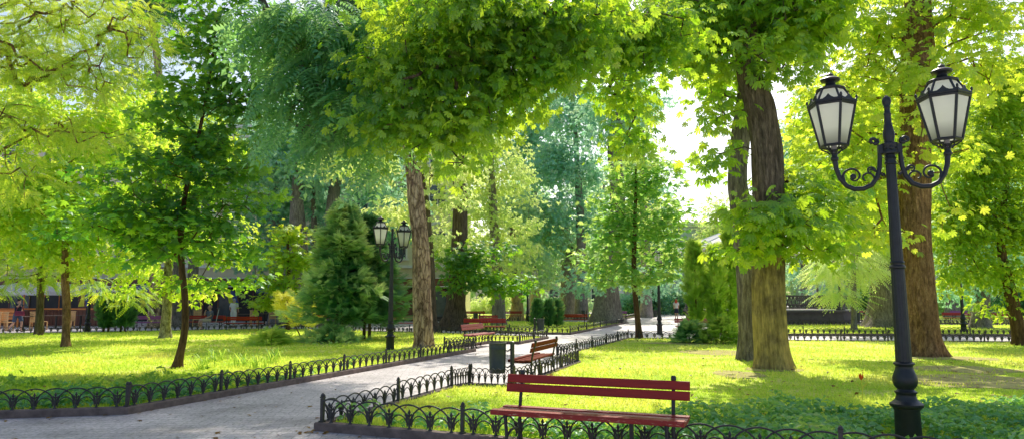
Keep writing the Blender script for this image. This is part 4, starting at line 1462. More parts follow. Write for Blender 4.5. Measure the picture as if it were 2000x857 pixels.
for i, (px, Y, top, hw, mt, lb) in enumerate(FAR):
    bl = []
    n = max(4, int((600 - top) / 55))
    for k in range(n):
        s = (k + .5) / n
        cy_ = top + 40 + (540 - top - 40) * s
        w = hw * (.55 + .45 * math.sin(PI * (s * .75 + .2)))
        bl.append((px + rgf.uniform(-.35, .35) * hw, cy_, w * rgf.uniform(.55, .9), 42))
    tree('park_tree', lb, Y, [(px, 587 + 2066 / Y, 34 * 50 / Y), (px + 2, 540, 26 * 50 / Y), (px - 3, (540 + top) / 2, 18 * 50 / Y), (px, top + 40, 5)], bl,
         T_SPRIG2, mt, 'bark_far_haze', 24 * n, 24, .62, 1.25, .55, 100 + i, group='trees far across the park', crown_from=.25, twig=False, seg=10, bias=.5)

for i, (px, Y, hw, top, mt, lb) in enumerate([
    (1222, 80, 34, 572, 'leaf_teal_haze', 'blue-green bush beyond the huge grey trunk'), (1262, 78, 30, 566, 'leaf_shrub', 'dark bush behind the path corner lamp post'),
    (1300, 82, 34, 560, 'leaf_teal_haze', 'blue-green bush behind the red-haired walker'), (1345, 76, 30, 560, 'leaf_shrub', 'dark bush between the walker and the columnar thujas'),
    (1120, 86, 40, 575, 'leaf_far_haze', 'pale bush under the forked grey trunk'), (1050, 88, 40, 572, 'leaf_far_haze', 'pale bush far behind the three small cypresses'), (960, 84, 44, 570, 'leaf_pale_haze', 'sunny bush between the distant red benches'),
    (1620, 70, 44, 548, 'leaf_teal_haze', 'blue-green bush beyond the bandstand railing'), (1690, 74, 40, 556, 'leaf_shrub', 'dark bush left of the wide locust trunk'.replace('left of', 'next to')), (1780, 76, 44, 560, 'leaf_teal_haze', 'blue-green bush past the brown chestnut trunk'),
    (1850, 72, 44, 556, 'leaf_far_haze', 'pale bush behind the violet bench and lamp post'), (1935, 74, 44, 552, 'leaf_teal_haze', 'blue-green bush behind the violet bench by the leaning tree'), (2000, 72, 44, 545, 'leaf_shrub', 'dark bush at the frame edge beyond the leaning tree')]):
    tree('bush', lb, Y, [(px, 587 + 2066 / Y, 6), (px, 590, 4), (px, 580, 2)], [(px - hw * .4, (top + 606) / 2 + 6, hw * .6, (606 - top) * .42), (px + hw * .4, (top + 606) / 2, hw * .6, (606 - top) * .5), (px, 600, hw * .9, 10)],
         T_SPRIG2, mt, 'bark_far_haze', 46, 22, .5, .7, .6, 170 + i, cat='bush', group='bushes far across the park', crown_from=.2, twig=False, seg=8)

# a far wood that closes the view between the trunks
rng = np.random.default_rng(77)
n = 26000
xs = rng.uniform(-150, 150, n)
ys = 112 + rng.uniform(-6, 6, n) + .0 * xs
hh = np.array([9 + 5 * mnoise.noise(Vector((x * .06, 3.1, 0))) + 2.5 * mnoise.noise(Vector((x * .21, 1.7, 0))) for x in xs])
gap = np.exp(-((xs - 30) / 9) ** 2)
hh = hh * (1 - .35 * gap)
P = np.stack([xs, ys, hh * rng.random(n) ** .8 + .2], 1)
fw = rng.normal(size=(n, 3)) * np.array([1, 1, .5]) + np.array([0, 0, -.3])
nr = rng.normal(size=(n, 3)) * .7 + np.array([0, -.2, 1])
rv = np.clip(.5 * rng.random(n) + .5 * (.5 + .9 * np.array([mnoise.noise(Vector((x * .12, z * .2, 5))) for x, z in zip(xs, P[:, 2])])), 0, 1)
o = put('distant_woods', leaves_mesh('distant_woods', T_SPRIG2, P, fw, nr, 1.5 * rng.uniform(.6, 1.2, n), rv, 'leaf_far_haze'))
tag(o, 'hazy green mass of distant park woods', None, None, 'stuff')

# ------------------------------------------------------------------ shrubs and small conifers
cone_plant('cypress_tree', 'soft green conifer with two dark stems and pale tips', (GX(668, 26.5), 26.5), 5.2, 1.75, T_SPRAY, 'leaf_conifer', 5200, .46, 41, 'conifer', 'bark_dark', (.1, 0), stem=.07, gap=.13, stems=2, up=.35, group='conifers of the park')
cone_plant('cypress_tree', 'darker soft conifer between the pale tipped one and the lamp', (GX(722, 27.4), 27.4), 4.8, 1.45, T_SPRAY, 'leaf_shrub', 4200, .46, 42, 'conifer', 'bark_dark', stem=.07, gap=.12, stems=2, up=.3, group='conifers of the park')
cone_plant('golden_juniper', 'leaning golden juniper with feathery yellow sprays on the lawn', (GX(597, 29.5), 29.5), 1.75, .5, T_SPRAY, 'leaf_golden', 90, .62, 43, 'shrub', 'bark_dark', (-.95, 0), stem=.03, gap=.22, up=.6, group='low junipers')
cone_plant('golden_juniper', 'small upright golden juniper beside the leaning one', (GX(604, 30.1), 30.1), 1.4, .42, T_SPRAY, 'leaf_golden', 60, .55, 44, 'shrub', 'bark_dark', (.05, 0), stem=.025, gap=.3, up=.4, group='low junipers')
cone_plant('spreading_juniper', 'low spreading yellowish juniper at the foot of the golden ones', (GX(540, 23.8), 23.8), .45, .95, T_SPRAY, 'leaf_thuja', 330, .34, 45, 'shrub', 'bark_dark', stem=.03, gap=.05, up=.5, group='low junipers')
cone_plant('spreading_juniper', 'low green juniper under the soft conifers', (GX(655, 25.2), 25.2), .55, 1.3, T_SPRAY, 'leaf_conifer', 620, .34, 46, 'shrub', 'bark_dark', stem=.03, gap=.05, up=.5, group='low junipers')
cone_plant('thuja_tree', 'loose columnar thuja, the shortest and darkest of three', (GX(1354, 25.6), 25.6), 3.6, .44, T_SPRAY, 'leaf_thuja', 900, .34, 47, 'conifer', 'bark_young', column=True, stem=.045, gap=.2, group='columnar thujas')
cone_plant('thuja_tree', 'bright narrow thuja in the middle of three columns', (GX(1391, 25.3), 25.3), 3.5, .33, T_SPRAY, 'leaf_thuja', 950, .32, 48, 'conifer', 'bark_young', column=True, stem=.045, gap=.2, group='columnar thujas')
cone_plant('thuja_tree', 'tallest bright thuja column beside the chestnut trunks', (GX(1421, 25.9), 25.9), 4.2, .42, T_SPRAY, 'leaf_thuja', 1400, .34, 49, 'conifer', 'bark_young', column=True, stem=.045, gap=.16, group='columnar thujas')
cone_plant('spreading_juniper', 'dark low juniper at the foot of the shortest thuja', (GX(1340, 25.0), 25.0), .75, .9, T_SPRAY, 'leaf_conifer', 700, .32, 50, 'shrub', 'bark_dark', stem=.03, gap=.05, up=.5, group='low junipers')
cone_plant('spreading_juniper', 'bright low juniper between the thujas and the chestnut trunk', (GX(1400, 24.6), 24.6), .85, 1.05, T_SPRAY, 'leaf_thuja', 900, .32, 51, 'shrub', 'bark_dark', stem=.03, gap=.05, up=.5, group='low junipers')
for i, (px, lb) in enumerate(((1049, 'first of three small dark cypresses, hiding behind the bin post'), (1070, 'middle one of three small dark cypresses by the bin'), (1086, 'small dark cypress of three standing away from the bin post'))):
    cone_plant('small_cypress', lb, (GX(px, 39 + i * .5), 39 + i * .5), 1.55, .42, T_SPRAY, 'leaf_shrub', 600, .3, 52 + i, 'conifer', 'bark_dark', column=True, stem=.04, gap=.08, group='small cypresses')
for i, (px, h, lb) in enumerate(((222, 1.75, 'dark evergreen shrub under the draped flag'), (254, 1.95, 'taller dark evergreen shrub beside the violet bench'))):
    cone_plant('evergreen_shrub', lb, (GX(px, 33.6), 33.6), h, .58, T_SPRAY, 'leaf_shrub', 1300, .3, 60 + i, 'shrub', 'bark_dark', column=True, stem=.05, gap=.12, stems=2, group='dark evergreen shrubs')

# ------------------------------------------------------------------ bandstand
def bandstand():
    cx, cyy, rr = GX(1494, 52), 52.0, 6.0
    root = empty('bandstand', (cx, cyy, 0), 0, 'octagonal iron bandstand with lattice railing and pale tented roof behind the chestnuts', 'bandstand')
    a0 = R(22.5) + R(8)

    def oc(r, k, z):
        return (r * math.cos(a0 + k * PI / 4), r * math.sin(a0 + k * PI / 4), z)
    mb = MB()
    mb.lathe([(rr + .25, 0), (rr + .25, .12), (rr + .1, .14), (rr + .1, .78), (rr + .28, .80), (rr + .28, .92)], 8, (0, 0, 0), a0)
    mb.build('platform', 'gazebo_stone', root)
    mb = MB()
    mb.lathe([(rr + .22, .923), (rr + .22, .94)], 8, (0, 0, 0), a0)
    mb.build('floor_slab', 'stone_pale', root)
    for k in range(8):
        x, y, _ = oc(rr - .1, k, 0)
        mb = MB()
        mb.lathe([(.30, .94), (.30, 1.05), (.24, 1.1), (.24, 1.75), (.30, 1.82), (.30, 1.9), (.12, 1.95), (.085, 2.1), (.085, 5.3), (.14, 5.4), (.18, 5.55)], 12, (x, y, 0))
        mb.build('column', 'gazebo_iron', root, 40)
        p, q = Vector(oc(rr - .1, k, 0)), Vector(oc(rr - .1, k + 1, 0))
        d = (q - p)
        L = d.length
        an = math.atan2(d.y, d.x)
        dn = d.normalized()
        mb = MB()
        for z in (1.08, 1.30, 1.92):
            mb.tube([p + dn * .25 + Vector((0, 0, z)), q - dn * .25 + Vector((0, 0, z))], .045, 6)
        m_ = 14
        for j in range(m_):
            s0 = .25 + (L - .5) * j / m_
            s1 = .25 + (L - .5) * (j + 1) / m_
            for za, zb in ((1.08, 1.92), (1.92, 1.08)):
                mb.tube([p + dn * s0 + Vector((0, 0, za)), p + dn * s1 + Vector((0, 0, zb))], .026, 4)
            mb.tube([p + dn * s0 + Vector((0, 0, 1.08)), p + dn * s0 + Vector((0, 0, 1.92))], .024, 4)
        if k != 6:
            mb.build('railing_lattice', 'gazebo_iron', root)
        mb = MB()
        p, q = Vector(oc(rr, k, 0)), Vector(oc(rr, k + 1, 0))
        d = q - p
        for z in (4.55, 5.45):
            mb.tube([p + Vector((0, 0, z)), q + Vector((0, 0, z))], .035, 5)
        for j in range(22):
            a, c = p + d * (j / 22), p + d * ((j + 1) / 22)
            mb.tube([a + Vector((0, 0, 4.55)), c + Vector((0, 0, 5.45))], .02, 4)
            mb.tube([a + Vector((0, 0, 5.45)), c + Vector((0, 0, 4.55))], .02, 4)
        for s in (.12, .88):
            mb.tube([p + d * (0 if s < .5 else 1) + Vector((0, 0, 3.9)), p + d * s + Vector((0, 0, 4.4)), p + d * (.28 if s < .5 else .72) + Vector((0, 0, 4.56))], .03, 5)
        mb.build('frieze_lattice', 'gazebo_frieze', root)
        mb = MB()
        a, c = oc(rr + .9, k, 5.5), oc(rr + .9, k + 1, 5.5)
        e, f = oc(2.2, k, 7.2), oc(2.2, k + 1, 7.2)
        mb.add([a, c, f, e], [(0, 1, 2, 3)])
        mb.tube([a, e], .05, 5)
        mb.tube([a, c], .05, 5)
        mb.build('roof_panel', 'fabric_white', root)
    mb = MB()
    mb.lathe([(2.25, 7.15), (2.25, 7.75), (2.5, 7.8), (.3, 9.0), (.15, 9.2), (.22, 9.35), (.05, 9.6), (.01, 10.2)], 8, (0, 0, 0), a0)
    mb.build('cupola', 'wall_pale', root)
    for k in (4, 5, 6, 7):
        x, y, _ = oc(rr - .1, k, 0)
        mb = MB()
        mb.ball((x * 1.05, y * 1.05, 4.15), .24, 16, 10)
        g = mb.build('globe', 'frosted', root, 180)
    return root


bandstand()

# ------------------------------------------------------------------ buildings
def facade(label, x0, x1, Y, floors, ww, wh, pitch, wall, z_base, zstep, arch=True, ground=None, top=13.0, depth=10):
    root = empty('townhouse', ((x0 + x1) / 2, Y, 0), 0, label, 'building')
    cx = (x0 + x1) / 2
    mb = MB()
    mb.box((0, depth / 2, top / 2), (x1 - x0, depth, top))
    mb.build('wall', wall, root)
    mb = MB()
    for z, d, h in ((top - .05, .55, .25), (top - .35, .35, .35), (top - .75, .18, .25), (z_base - .65, .22, .22)):
        mb.box((0, -d / 2 - .003, z), (x1 - x0 + .3, d, h))
    mb.build('cornice', 'trim_white', root)
    n = int((x1 - x0 - 1) / pitch)
    for fl in range(floors):
        zc = z_base + zstep * fl + wh / 2
        for i in range(n):
            x = (i - (n - 1) / 2) * pitch
            mb = MB()
            t_ = .14
            mb.box((x - ww / 2 - t_ / 2, -.06, zc), (t_, .14, wh))
            mb.box((x + ww / 2 + t_ / 2, -.06, zc), (t_, .14, wh))
            mb.box((x, -.09, zc - wh / 2 - .08), (ww + .5, .22, .14))
            if arch:
                for k in range(8):
                    a0_, a1_ = PI * k / 8, PI * (k + 1) / 8
                    r0, r1 = ww / 2, ww / 2 + .22
                    vs = []
                    for yy in (-.13, .0):
                        vs += [(x + r0 * math.cos(a0_), yy, zc + wh / 2 + r0 * math.sin(a0_)), (x + r1 * math.cos(a0_), yy, zc + wh / 2 + r1 * math.sin(a0_)),
                               (x + r1 * math.cos(a1_), yy, zc + wh / 2 + r1 * math.sin(a1_)), (x + r0 * math.cos(a1_), yy, zc + wh / 2 + r0 * math.sin(a1_))]
                    mb.add(vs, [(0, 1, 2, 3), (7, 6, 5, 4), (1, 0, 4, 5), (2, 1, 5, 6), (3, 2, 6, 7), (0, 3, 7, 4)])
            else:
                mb.box((x, -.1, zc + wh / 2 + .1), (ww + .4, .22, .18))
            mb.box((x, -.03, zc), (.06, .06, wh))
            mb.box((x, -.035, zc + wh * .12), (ww, .06, .06))
            w = mb.build('window', 'trim_white', root)
            mb = MB()
            mb.box((x, -.004, zc), (ww, .02, wh))
            mb.build('pane', 'window_glass', w)
    return root


XA, XB = GX(-260, 54), GX(905, 54)
house = facade('pale yellow townhouse with arched windows behind the trees, cafe on its ground floor', XA, XB, 54, 3, 1.25, 2.1, 3.1, 'wall_cream', 4.9, 3.7, True, top=15.5)
hx = (XA + XB) / 2
mb = MB()
mb.box((0, -.12, 1.35), (XB - XA - .6, .2, 2.7))
mb.build('shop_front', 'shop_dark', house)
mb = MB()
mb.box((0, -.45, 3.0), (XB - XA - .6, .7, .75))
mb.build('fascia', 'shop_brown', house)
mb = MB()
mb.box((0, -.83, 2.68), (XB - XA - .6, .06, .07))
mb.box((0, -.83, 3.34), (XB - XA - .6, .06, .07))
mb.build('fascia_trim', 'trim_white', house)
# dim windows and doors of the shop front
for i in range(17):
    x = XA + 2.0 + i * (XB - XA - 4) / 16 - hx
    mb = MB()
    mb.box((x, -.235, 1.35), (1.5, .03, 2.0))
    f_ = mb.build('shop_window', ('shop_brown', 'window_glass', 'shop_dark')[i % 3], house)
    mb = MB()
    mb.box((x - .78, -.25, 1.35), (.08, .07, 2.2))
    mb.box((x + .78, -.25, 1.35), (.08, .07, 2.2))
    mb.box((x, -.25, 2.4), (1.64, .07, .1))
    mb.build('frame', 'shop_brown', f_)
for px in (512, 610):
    c = bpy.data.curves.new('sign_lettering', 'FONT')
    c.body = 'КОМПОТ'
    c.size = .50
    c.extrude = .02
    c.align_x = 'CENTER'
    c.materials.append(MATS['sign_teal'])
    tmp = bpy.data.objects.new('tmp', c)
    COL.objects.link(tmp)
    bpy.context.view_layer.update()
    me = bpy.data.meshes.new_from_object(tmp.evaluated_get(bpy.context.evaluated_depsgraph_get()))
    bpy.data.objects.remove(tmp)
    o = put('sign_lettering', me)
    o.parent = house
    o.location = (GX(px, 53.1) - hx, -.86, 2.83)
    o.rotation_euler = (R(90), 0, 0)
facade('pale grey building rising behind the bandstand roof', GX(1215, 92), GX(1480, 92), 92, 2, 1.4, 2.2, 3.4, 'wall_pale', 4.0, 3.6, False, top=12.0)
facade('low pale building far behind the right hand lawns'.replace('right hand ', 'violet bench '), GX(1590, 100), GX(2120, 100), 100, 2, 1.3, 2.0, 3.2, 'wall_pale', 1.4, 3.4, False, top=7.4)
facade('cream house front seen between far trunks beyond the middle lawn', GX(930, 104), GX(1190, 104), 104, 2, 1.3, 2.0, 3.2, 'wall_cream', 1.4, 3.5, False, top=7.6)

# ------------------------------------------------------------------ cafe terrace
def umbrella(px, Y, w, h, label):
    root = empty('cafe_umbrella', (GX(px, Y), Y, 0), R(8), label, 'umbrella', 'white cafe umbrellas')
    mb = MB()
    n = 4
    vs = [(0, 0, h + .62)]
    for k in range(4):
        a = PI / 4 + k * PI / 2
        vs.append((w * .72 * math.cos(a), w * .72 * math.sin(a), h))
    for k in range(4):
        a = PI / 4 + k * PI / 2
        vs.append((w * .72 * math.cos(a), w * .72 * math.sin(a), h - .22))
    fs = []
    for k in range(4):
        k2 = (k + 1) % 4
        fs += [(0, 1 + k, 1 + k2), (1 + k, 5 + k, 5 + k2, 1 + k2)]
    mb.add(vs, fs)
    mb.build('canopy', 'fabric_white', root)
    mb = MB()
    mb.tube([(0, 0, 0), (0, 0, h + .68)], .035, 8)
    mb.build('pole', 'wood_orange', root)
    mb = MB()
    for k in range(4):
        a = PI / 4 + k * PI / 2
        mb.tube([(0, 0, h + .58), (w * .7 * math.cos(a), w * .7 * math.sin(a), h - .01)], .014, 5)
    mb.build('rib_frame', 'wood_orange', root)
    mb = MB()
    mb.lathe([(.3, 0), (.3, .06), (.06, .09), (.05, .25)], 12)
    mb.build('foot', 'iron', root)


umbrella(60, 43, 4.4, 2.15, 'white umbrella over the wooden cafe chairs')
umbrella(-45, 41.5, 4.0, 2.1, 'white umbrella cut by the frame edge over the cafe terrace')
umbrella(128, 45, 3.6, 2.2, 'white umbrella behind the straight reddish sapling trunk')
umbrella(188, 44, 2.6, 2.15, 'smaller white umbrella behind the draped flag')


def make_chair(mat, label, group):
    root = empty('cafe_chair', (0, 0, 0), 0, label, 'chair', group)
    mb = MB()
    mb.box((0, 0, .45), (.44, .44, .04))
    mb.build('seat', mat, root)
    for sx in (-1, 1):
        for sy in (-1, 1):
            mb = MB()
            mb.box((sx * .2, sy * .2, .215), (.045, .045, .43))
            mb.build('leg', mat, root)
    mb = MB()
    mb.box((-.2, .21, .70), (.045, .04, .5))
    mb.box((.2, .21, .70), (.045, .04, .5))
    mb.box((0, .212, .975), (.5, .05, .05))
    mb.box((0, .212, .48), (.36, .03, .05))
    mb.build('back_frame', mat, root)
    mb = MB()
    for i in range(4):
        mb.box((0, .21, .56 + i * .11), (.355, .025, .085))
    mb.build('back_slat', mat, root)
    return root


CG = 'wooden cafe chairs on the terrace'
ch = make_chair('wood_light', 'light wooden cafe chair near the frame edge by the terrace table', CG)
ch.location = (GX(14, 36), 36, 0)
ch.rotation_euler = (0, 0, R(190))
for px, Y, rz, lb in [(31, 36.2, R(176), 'light wooden cafe chair next to the walking woman'), (-10, 36.4, R(160), 'light wooden cafe chair cut by the frame edge'),
                      (86, 37.2, R(200), 'light wooden cafe chair behind the thin dark tree'), (97, 37.6, R(150), 'light wooden cafe chair by the dark lamp post'),
                      (150, 39, R(10), 'light wooden cafe chair behind the long orange plank'), (395, 42, R(20), 'light wooden cafe chair behind the seated man'),
                      (505, 43, R(190), 'light wooden cafe chair beside the standing person'), (540, 44, R(20), 'light wooden cafe chair under the teal sign')]:
    dup(ch, (GX(px, Y), Y, 0), rz, lb, CG)


def make_table(label, group):
    root = empty('cafe_table', (0, 0, 0), 0, label, 'table', group)
    mb = MB()
    mb.box((0, 0, .735), (1.1, .7, .04))
    mb.build('table_top', 'wood_table', root)
    mb = MB()
    mb.box((0, 0, .37), (.08, .08, .69))
    mb.box((0, 0, .02), (.5, .4, .04))
    mb.build('pedestal', 'iron', root)
    return root


TG = 'dark cafe tables on the terrace'
tb = make_table('dark cafe table in front of the walking woman', TG)
tb.location = (GX(62, 37), 37, 0)
for px, Y, lb in [(5, 38, 'dark cafe table behind the chairs at the frame edge'), (125, 39.5, 'dark cafe table behind the sapling trunk'), (172, 40, 'dark cafe table below the draped flag'),
                  (490, 43.5, 'dark cafe table behind the standing person'), (525, 45, 'dark cafe table under the teal sign'), (600, 45, 'dark cafe table near the seated cafe guest')]:
    dup(tb, (GX(px, Y), Y, 0), R(5), lb, TG)

root = empty('bar_counter', (GX(80, 43.5), 43.5, 0), 0, 'long orange wooden terrace counter under the white umbrellas', 'counter')
mb = MB()
mb.box((0, 0, 1.06), (9.0, .5, .10))
mb.build('counter_top', 'wood_orange', root)
mb = MB()
for i in range(40):
    mb.box((-4.4 + i * .2256, -.1, .50), (.2, .04, .95))
mb.build('plank_front', 'shop_brown', root)
root = empty('bar_counter', (GX(-60, 41), 41, 0), 0, 'low orange plank screen cut by the frame edge', 'counter')
mb = MB()
for i in range(3):
    mb.box((0, 0, .55 + i * .2), (7.0, .05, .16))
mb.build('plank_front', 'wood_orange', root)
mb = MB()
for i in range(5):
    mb.box((-3.4 + i * 1.7, .06, .5), (.08, .06, 1.0))
mb.build('post_frame', 'wood_orange', root)
root = empty('leaning_strut', (GX(88, 42.4), 42.4, 0), 0, 'slanting orange wooden strut beside the dark lamp post', 'strut')
mb = MB()
mb.tube([(-.35, 0, .02), (.0, 0, 1.1), (.42, 0, 2.15)], .055, 6)
mb.build('beam', 'wood_orange', root)
mb = MB()
mb.box((-.36, 0, .03), (.3, .3, .06))
mb.build('foot', 'iron', root)


def flag(px, Y, z, w, h, tilt, label):
    root = empty('flag', (GX(px, Y), Y, 0), 0, label, 'flag', 'yellow and blue flags on the cafe')
    for half, m_ in ((-1, 'flag_yellow'), (1, 'flag_blue')):
        mb = MB()
        nx, nz = 4, 9
        vs = []
        for j in range(nz + 1):
            for i in range(nx + 1):
                x = (i / nx) * w / 2 * half
                zz = z - h * j / nz
                vs.append((x + tilt * j / nz * h, .08 * math.sin(i * 1.3 + j * .8 + half), zz - abs(x) * .15))
        fs = []
        for j in range(nz):
            for i in range(nx):
                a = j * (nx + 1) + i
                fs.append((a, a + 1, a + nx + 2, a + nx + 1))
        mb.add(vs, fs)
        mb.build('cloth_stripe', m_, root, 180)
    mb = MB()
    mb.tube([(0, .12, 0), (0, .12, z + .2)], .025, 8)
    mb.tube([(-w * .55, .05, z + .01), (w * .55, .05, z + .01)], .018, 6)
    mb.build('pole', 'iron', root)


flag(179, 40, 2.32, .62, 1.05, -.05, 'yellow and blue flag hanging straight on the terrace pole')
flag(288, 44, 2.25, .6, 1.0, .28, 'yellow and blue flag draped aslant beside the birch trunk')
flag(455, 45, 2.25, .6, .8, .45, 'yellow and blue flag drooping above the standing person')


def awning(px, Y, z, w, label):
    root = empty('awning', (GX(px, Y), Y, 0), 0, label, 'awning', 'slanted blue cafe awnings')
    mb = MB()
    vs = []
    for i in range(7):
        x = (i / 6 - .5) * w
        vs += [(x, 1.2, z + .45), (x, -.5, z - .15), (x, -.5, z - .33 + .04 * (i % 2))]
    fs = []
    for i in range(6):
        a = i * 3
        fs += [(a, a + 1, a + 4, a + 3), (a + 1, a + 2, a + 5, a + 4)]
    mb.add(vs, fs)
    mb.build('canopy', 'awning_blue', root)
    mb = MB()
    for x in (-w / 2, w / 2):
        mb.tube([(x, -.5, z - .16), (x, 1.2, z - .4)], .02, 6)
        mb.tube([(x, -.5, z - .2), (x, -.5, 0)], .03, 6)
    mb.build('arm_frame', 'iron', root)


awning(395, 50, 2.35, 2.2, 'blue awning behind the dark maple trunk')
awning(545, 50.5, 2.45, 2.6, 'blue awning under the teal sign')
awning(300, 50.5, 2.4, 2.4, 'blue awning over the dark shop front by the birch')

# trunks of street trees in front of the cafe
for i, (px, Y, w, lb) in enumerate([(340, 42, 42, 'short dark trunk behind the birch'), (378, 42.5, 30, 'grey trunk behind the seated man'), (580, 43, 66, 'very thick grey trunk by the teal sign'),
                                    (612, 46, 24, 'dark stem beside the very thick grey trunk')]):
    tree('street_tree', lb, Y, [(px, 587 + 2066 / Y, w * .9), (px, 610, w * .78), (px - 2, 560, w * .7), (px + 2, 470, w * .55), (px, 380, w * .35), (px + 8, 260, w * .2)],
         [(px, 330, 70, 40), (px + 30, 270, 70, 50), (px - 30, 260, 60, 50)],
         T_SPRIG2, 'leaf_teal_haze' if i != 1 else 'leaf_bright', 'bark_grey', 60, 24, .5, .95, .5, 140 + i, group='street trees by the cafe', crown_from=.6, seg=16, rough=.09, flare=.2)

# ------------------------------------------------------------------ people
def skin_body(name, joints, edges, mat, parent, sub=2):
    me = bpy.data.meshes.new(name)
    me.from_pydata([j[:3] for j in joints], edges, [])
    me.materials.append(MATS[mat])
    o = put(name, me, parent)
    sk = o.modifiers.new('skin', 'SKIN')
    if not me.skin_vertices:
        bpy.context.view_layer.objects.active = o
    sv = me.skin_vertices[0].data if me.skin_vertices else None
    if sv is None:
        lay = me.attributes.new('skin', 'FLOAT', 'POINT')
    else:
        for i, j in enumerate(joints):
            sv[i].radius = (j[3], j[4] if len(j) > 4 else j[3])
        sv[0].use_root = True
    sk.use_smooth_shade = True
    ss = o.modifiers.new('smooth', 'SUBSURF')
    ss.levels = sub
    ss.render_levels = sub
    return o


def tube_body(name, chains, mat, parent, balls=()):
    mb = MB()
    for pts, rad in chains:
        rows = smooth_line([[*p, r] for p, r in zip(pts, rad)], .03)
        mb.tube([r[:3] for r in rows], [r[3] for r in rows], 10)
    for c, r, sc in balls:
        mb.ball(c, r, 12, 9, sc)
    return mb.build(name, mat, parent, 180)


def person(label, loc, rz, pose, top, bottom, hair, hair_long=False, skirt=False, group=None):
    root = empty('person', loc, rz, label, 'person', group)
    P_ = pose
    pel, ch_, nk, hd = P_['pelvis'], P_['chest'], P_['neck'], P_['head']
    joints = [(*pel, .13, .10), (*ch_, .15, .10), (*nk, .055, .055), (hd[0], hd[1], hd[2] - .07, .065, .075), (*hd, .080, .098), (hd[0], hd[1], hd[2] + .09, .060, .07)]
    edges = [(0, 1), (1, 2), (2, 3), (3, 4), (4, 5)]
    for s in ('l', 'r'):
        sh, el, wr, hn = P_['arm_' + s]
        i = len(joints)
        joints += [(*sh, .05), (*el, .04), (*wr, .028), (*hn, .035, .02)]
        edges += [(1, i), (i, i + 1), (i + 1, i + 2), (i + 2, i + 3)]
        hp, kn, ak, toe = P_['leg_' + s]
        i = len(joints)
        joints += [(*hp, .085), (*kn, .058), (*ak, .038), (*toe, .035, .028)]
        edges += [(0, i), (i, i + 1), (i + 1, i + 2), (i + 2, i + 3)]
    skin_body('body', joints, edges, 'skin', root)
    # clothes as shells just outside the body
    sl, sr = P_['arm_l'], P_['arm_r']
    mid = [(a + b_) / 2 for a, b_ in zip(pel, ch_)]
    tube_body('shirt', [([pel, mid, ch_, [c + (n_ - c) * .75 for c, n_ in zip(ch_, nk)]], [.155, .155, .165, .09]),
                        ([ch_, sl[0], [s + (e - s) * .7 for s, e in zip(sl[0], sl[1])]], [.10, .075, .066]),
                        ([ch_, sr[0], [s + (e - s) * .7 for s, e in zip(sr[0], sr[1])]], [.10, .075, .066])], top, root)
    if skirt:
        mb = MB()
        mb.lathe([(.13, .02), (.17, -.10), (.22, -.34), (.235, -.42)], 16, pel)
        mb.build('skirt', bottom, root, 180)
    else:
        ch2 = []
        for s in ('l', 'r'):
            hp, kn, ak, _ = P_['leg_' + s]
            end = [k + (a - k) * P_.get('trouser', .9) for k, a in zip(kn, ak)]
            ch2.append(([pel, hp, kn, end] if P_.get('trouser', .9) > .05 else [pel, hp, [h + (k - h) * .9 for h, k in zip(hp, kn)]],
                        [.12, .11, .085, .07] if P_.get('trouser', .9) > .05 else [.12, .115, .095]))
        tube_body('trousers', ch2, bottom, root)
    mb = MB()
    mb.ball((hd[0], hd[1] + .018, hd[2] + .035), .105, 14, 10, (.92, 1.05, 1.0))
    if hair_long:
        mb.ball((hd[0], hd[1] + .07, hd[2] - .10), .12, 12, 9, (1, .65, 1.6))
    mb.build('hair', hair, root, 180)
    mb = MB()
    mb.ball((hd[0], hd[1] - .105, hd[2] - .005), .018, 8, 6, (.8, 1, 1.5))
    mb.build('nose', 'skin', root, 180)
    for s in ('l', 'r'):
        _, _, ak, toe = P_['leg_' + s]
        mb = MB()
        mb.ball(((ak[0] + toe[0]) / 2, (ak[1] + toe[1]) / 2, max(.035, toe[2])), .06, 10, 7, (.75, 1.9, .6))
        mb.build('shoe', 'cloth_navy', root, 180)
    return root


# walking pose: facing -y
def walk(h=1.68, st=.22, bag=False):
    return dict(pelvis=(0, 0, .92), chest=(0, -.02, 1.28), neck=(0, -.02, 1.46), head=(0, -.04, 1.58),
                arm_l=[(.17, -.01, 1.38), (.22, .06, 1.12), (.20, -.06, .92), (.20, -.1, .84)], arm_r=[(-.17, -.01, 1.38), (-.22, -.08, 1.13), (-.19, -.2, .96), (-.18, -.25, .89)],
                leg_l=[(.09, 0, .86), (.09, -st * .8, .48), (.09, -st * .7, .08), (.09, -st * .7 - .15, .035)], leg_r=[(-.09, 0, .86), (-.09, st * .35, .47), (-.09, st * 1.7, .14), (-.09, st * 1.7 - .1, .045)])


pw = walk(1.68, .26)
pw['arm_r'] = [(-.17, -.02, 1.38), (-.2, -.2, 1.26), (-.1, -.24, 1.46), (-.07, -.2, 1.52)]
person('woman in dark top and dark shorts walking past the wooden chairs', (GX(50, 35.4), 35.4, 0), R(75), dict(pw, trouser=0), 'cloth_navy', 'cloth_denim', 'hair_dark')
root = empty('handbag', (GX(54, 35.1), 35.1, .80), R(10), 'dark red shoulder bag held by the walking woman', 'bag')
mb = MB()
mb.board((0, 0, .13), (.40, .15, .24), 0, .05)
mb.build('pouch', 'bag_red', root, 60)
mb = MB()
mb.tube([(-.18, 0, .27), (-.12, 0, .42), (0, 0, .52), (.12, 0, .42), (.18, 0, .27)], .014, 6)
mb.build('strap', 'bag_red', root)
st = walk(1.7, .04)
person('person in white standing with their back turned behind the empty red bench', (GX(465, 41), 41, 0), R(170), st, 'cloth_white', 'cloth_white', 'hair_grey')
person('red-haired woman in a pale top and dark skirt walking down the bright path', (GX(1316, 62), 62, 0), R(165), dict(walk(1.66, .16)), 'cloth_white', 'cloth_navy', 'hair_red', True, True)
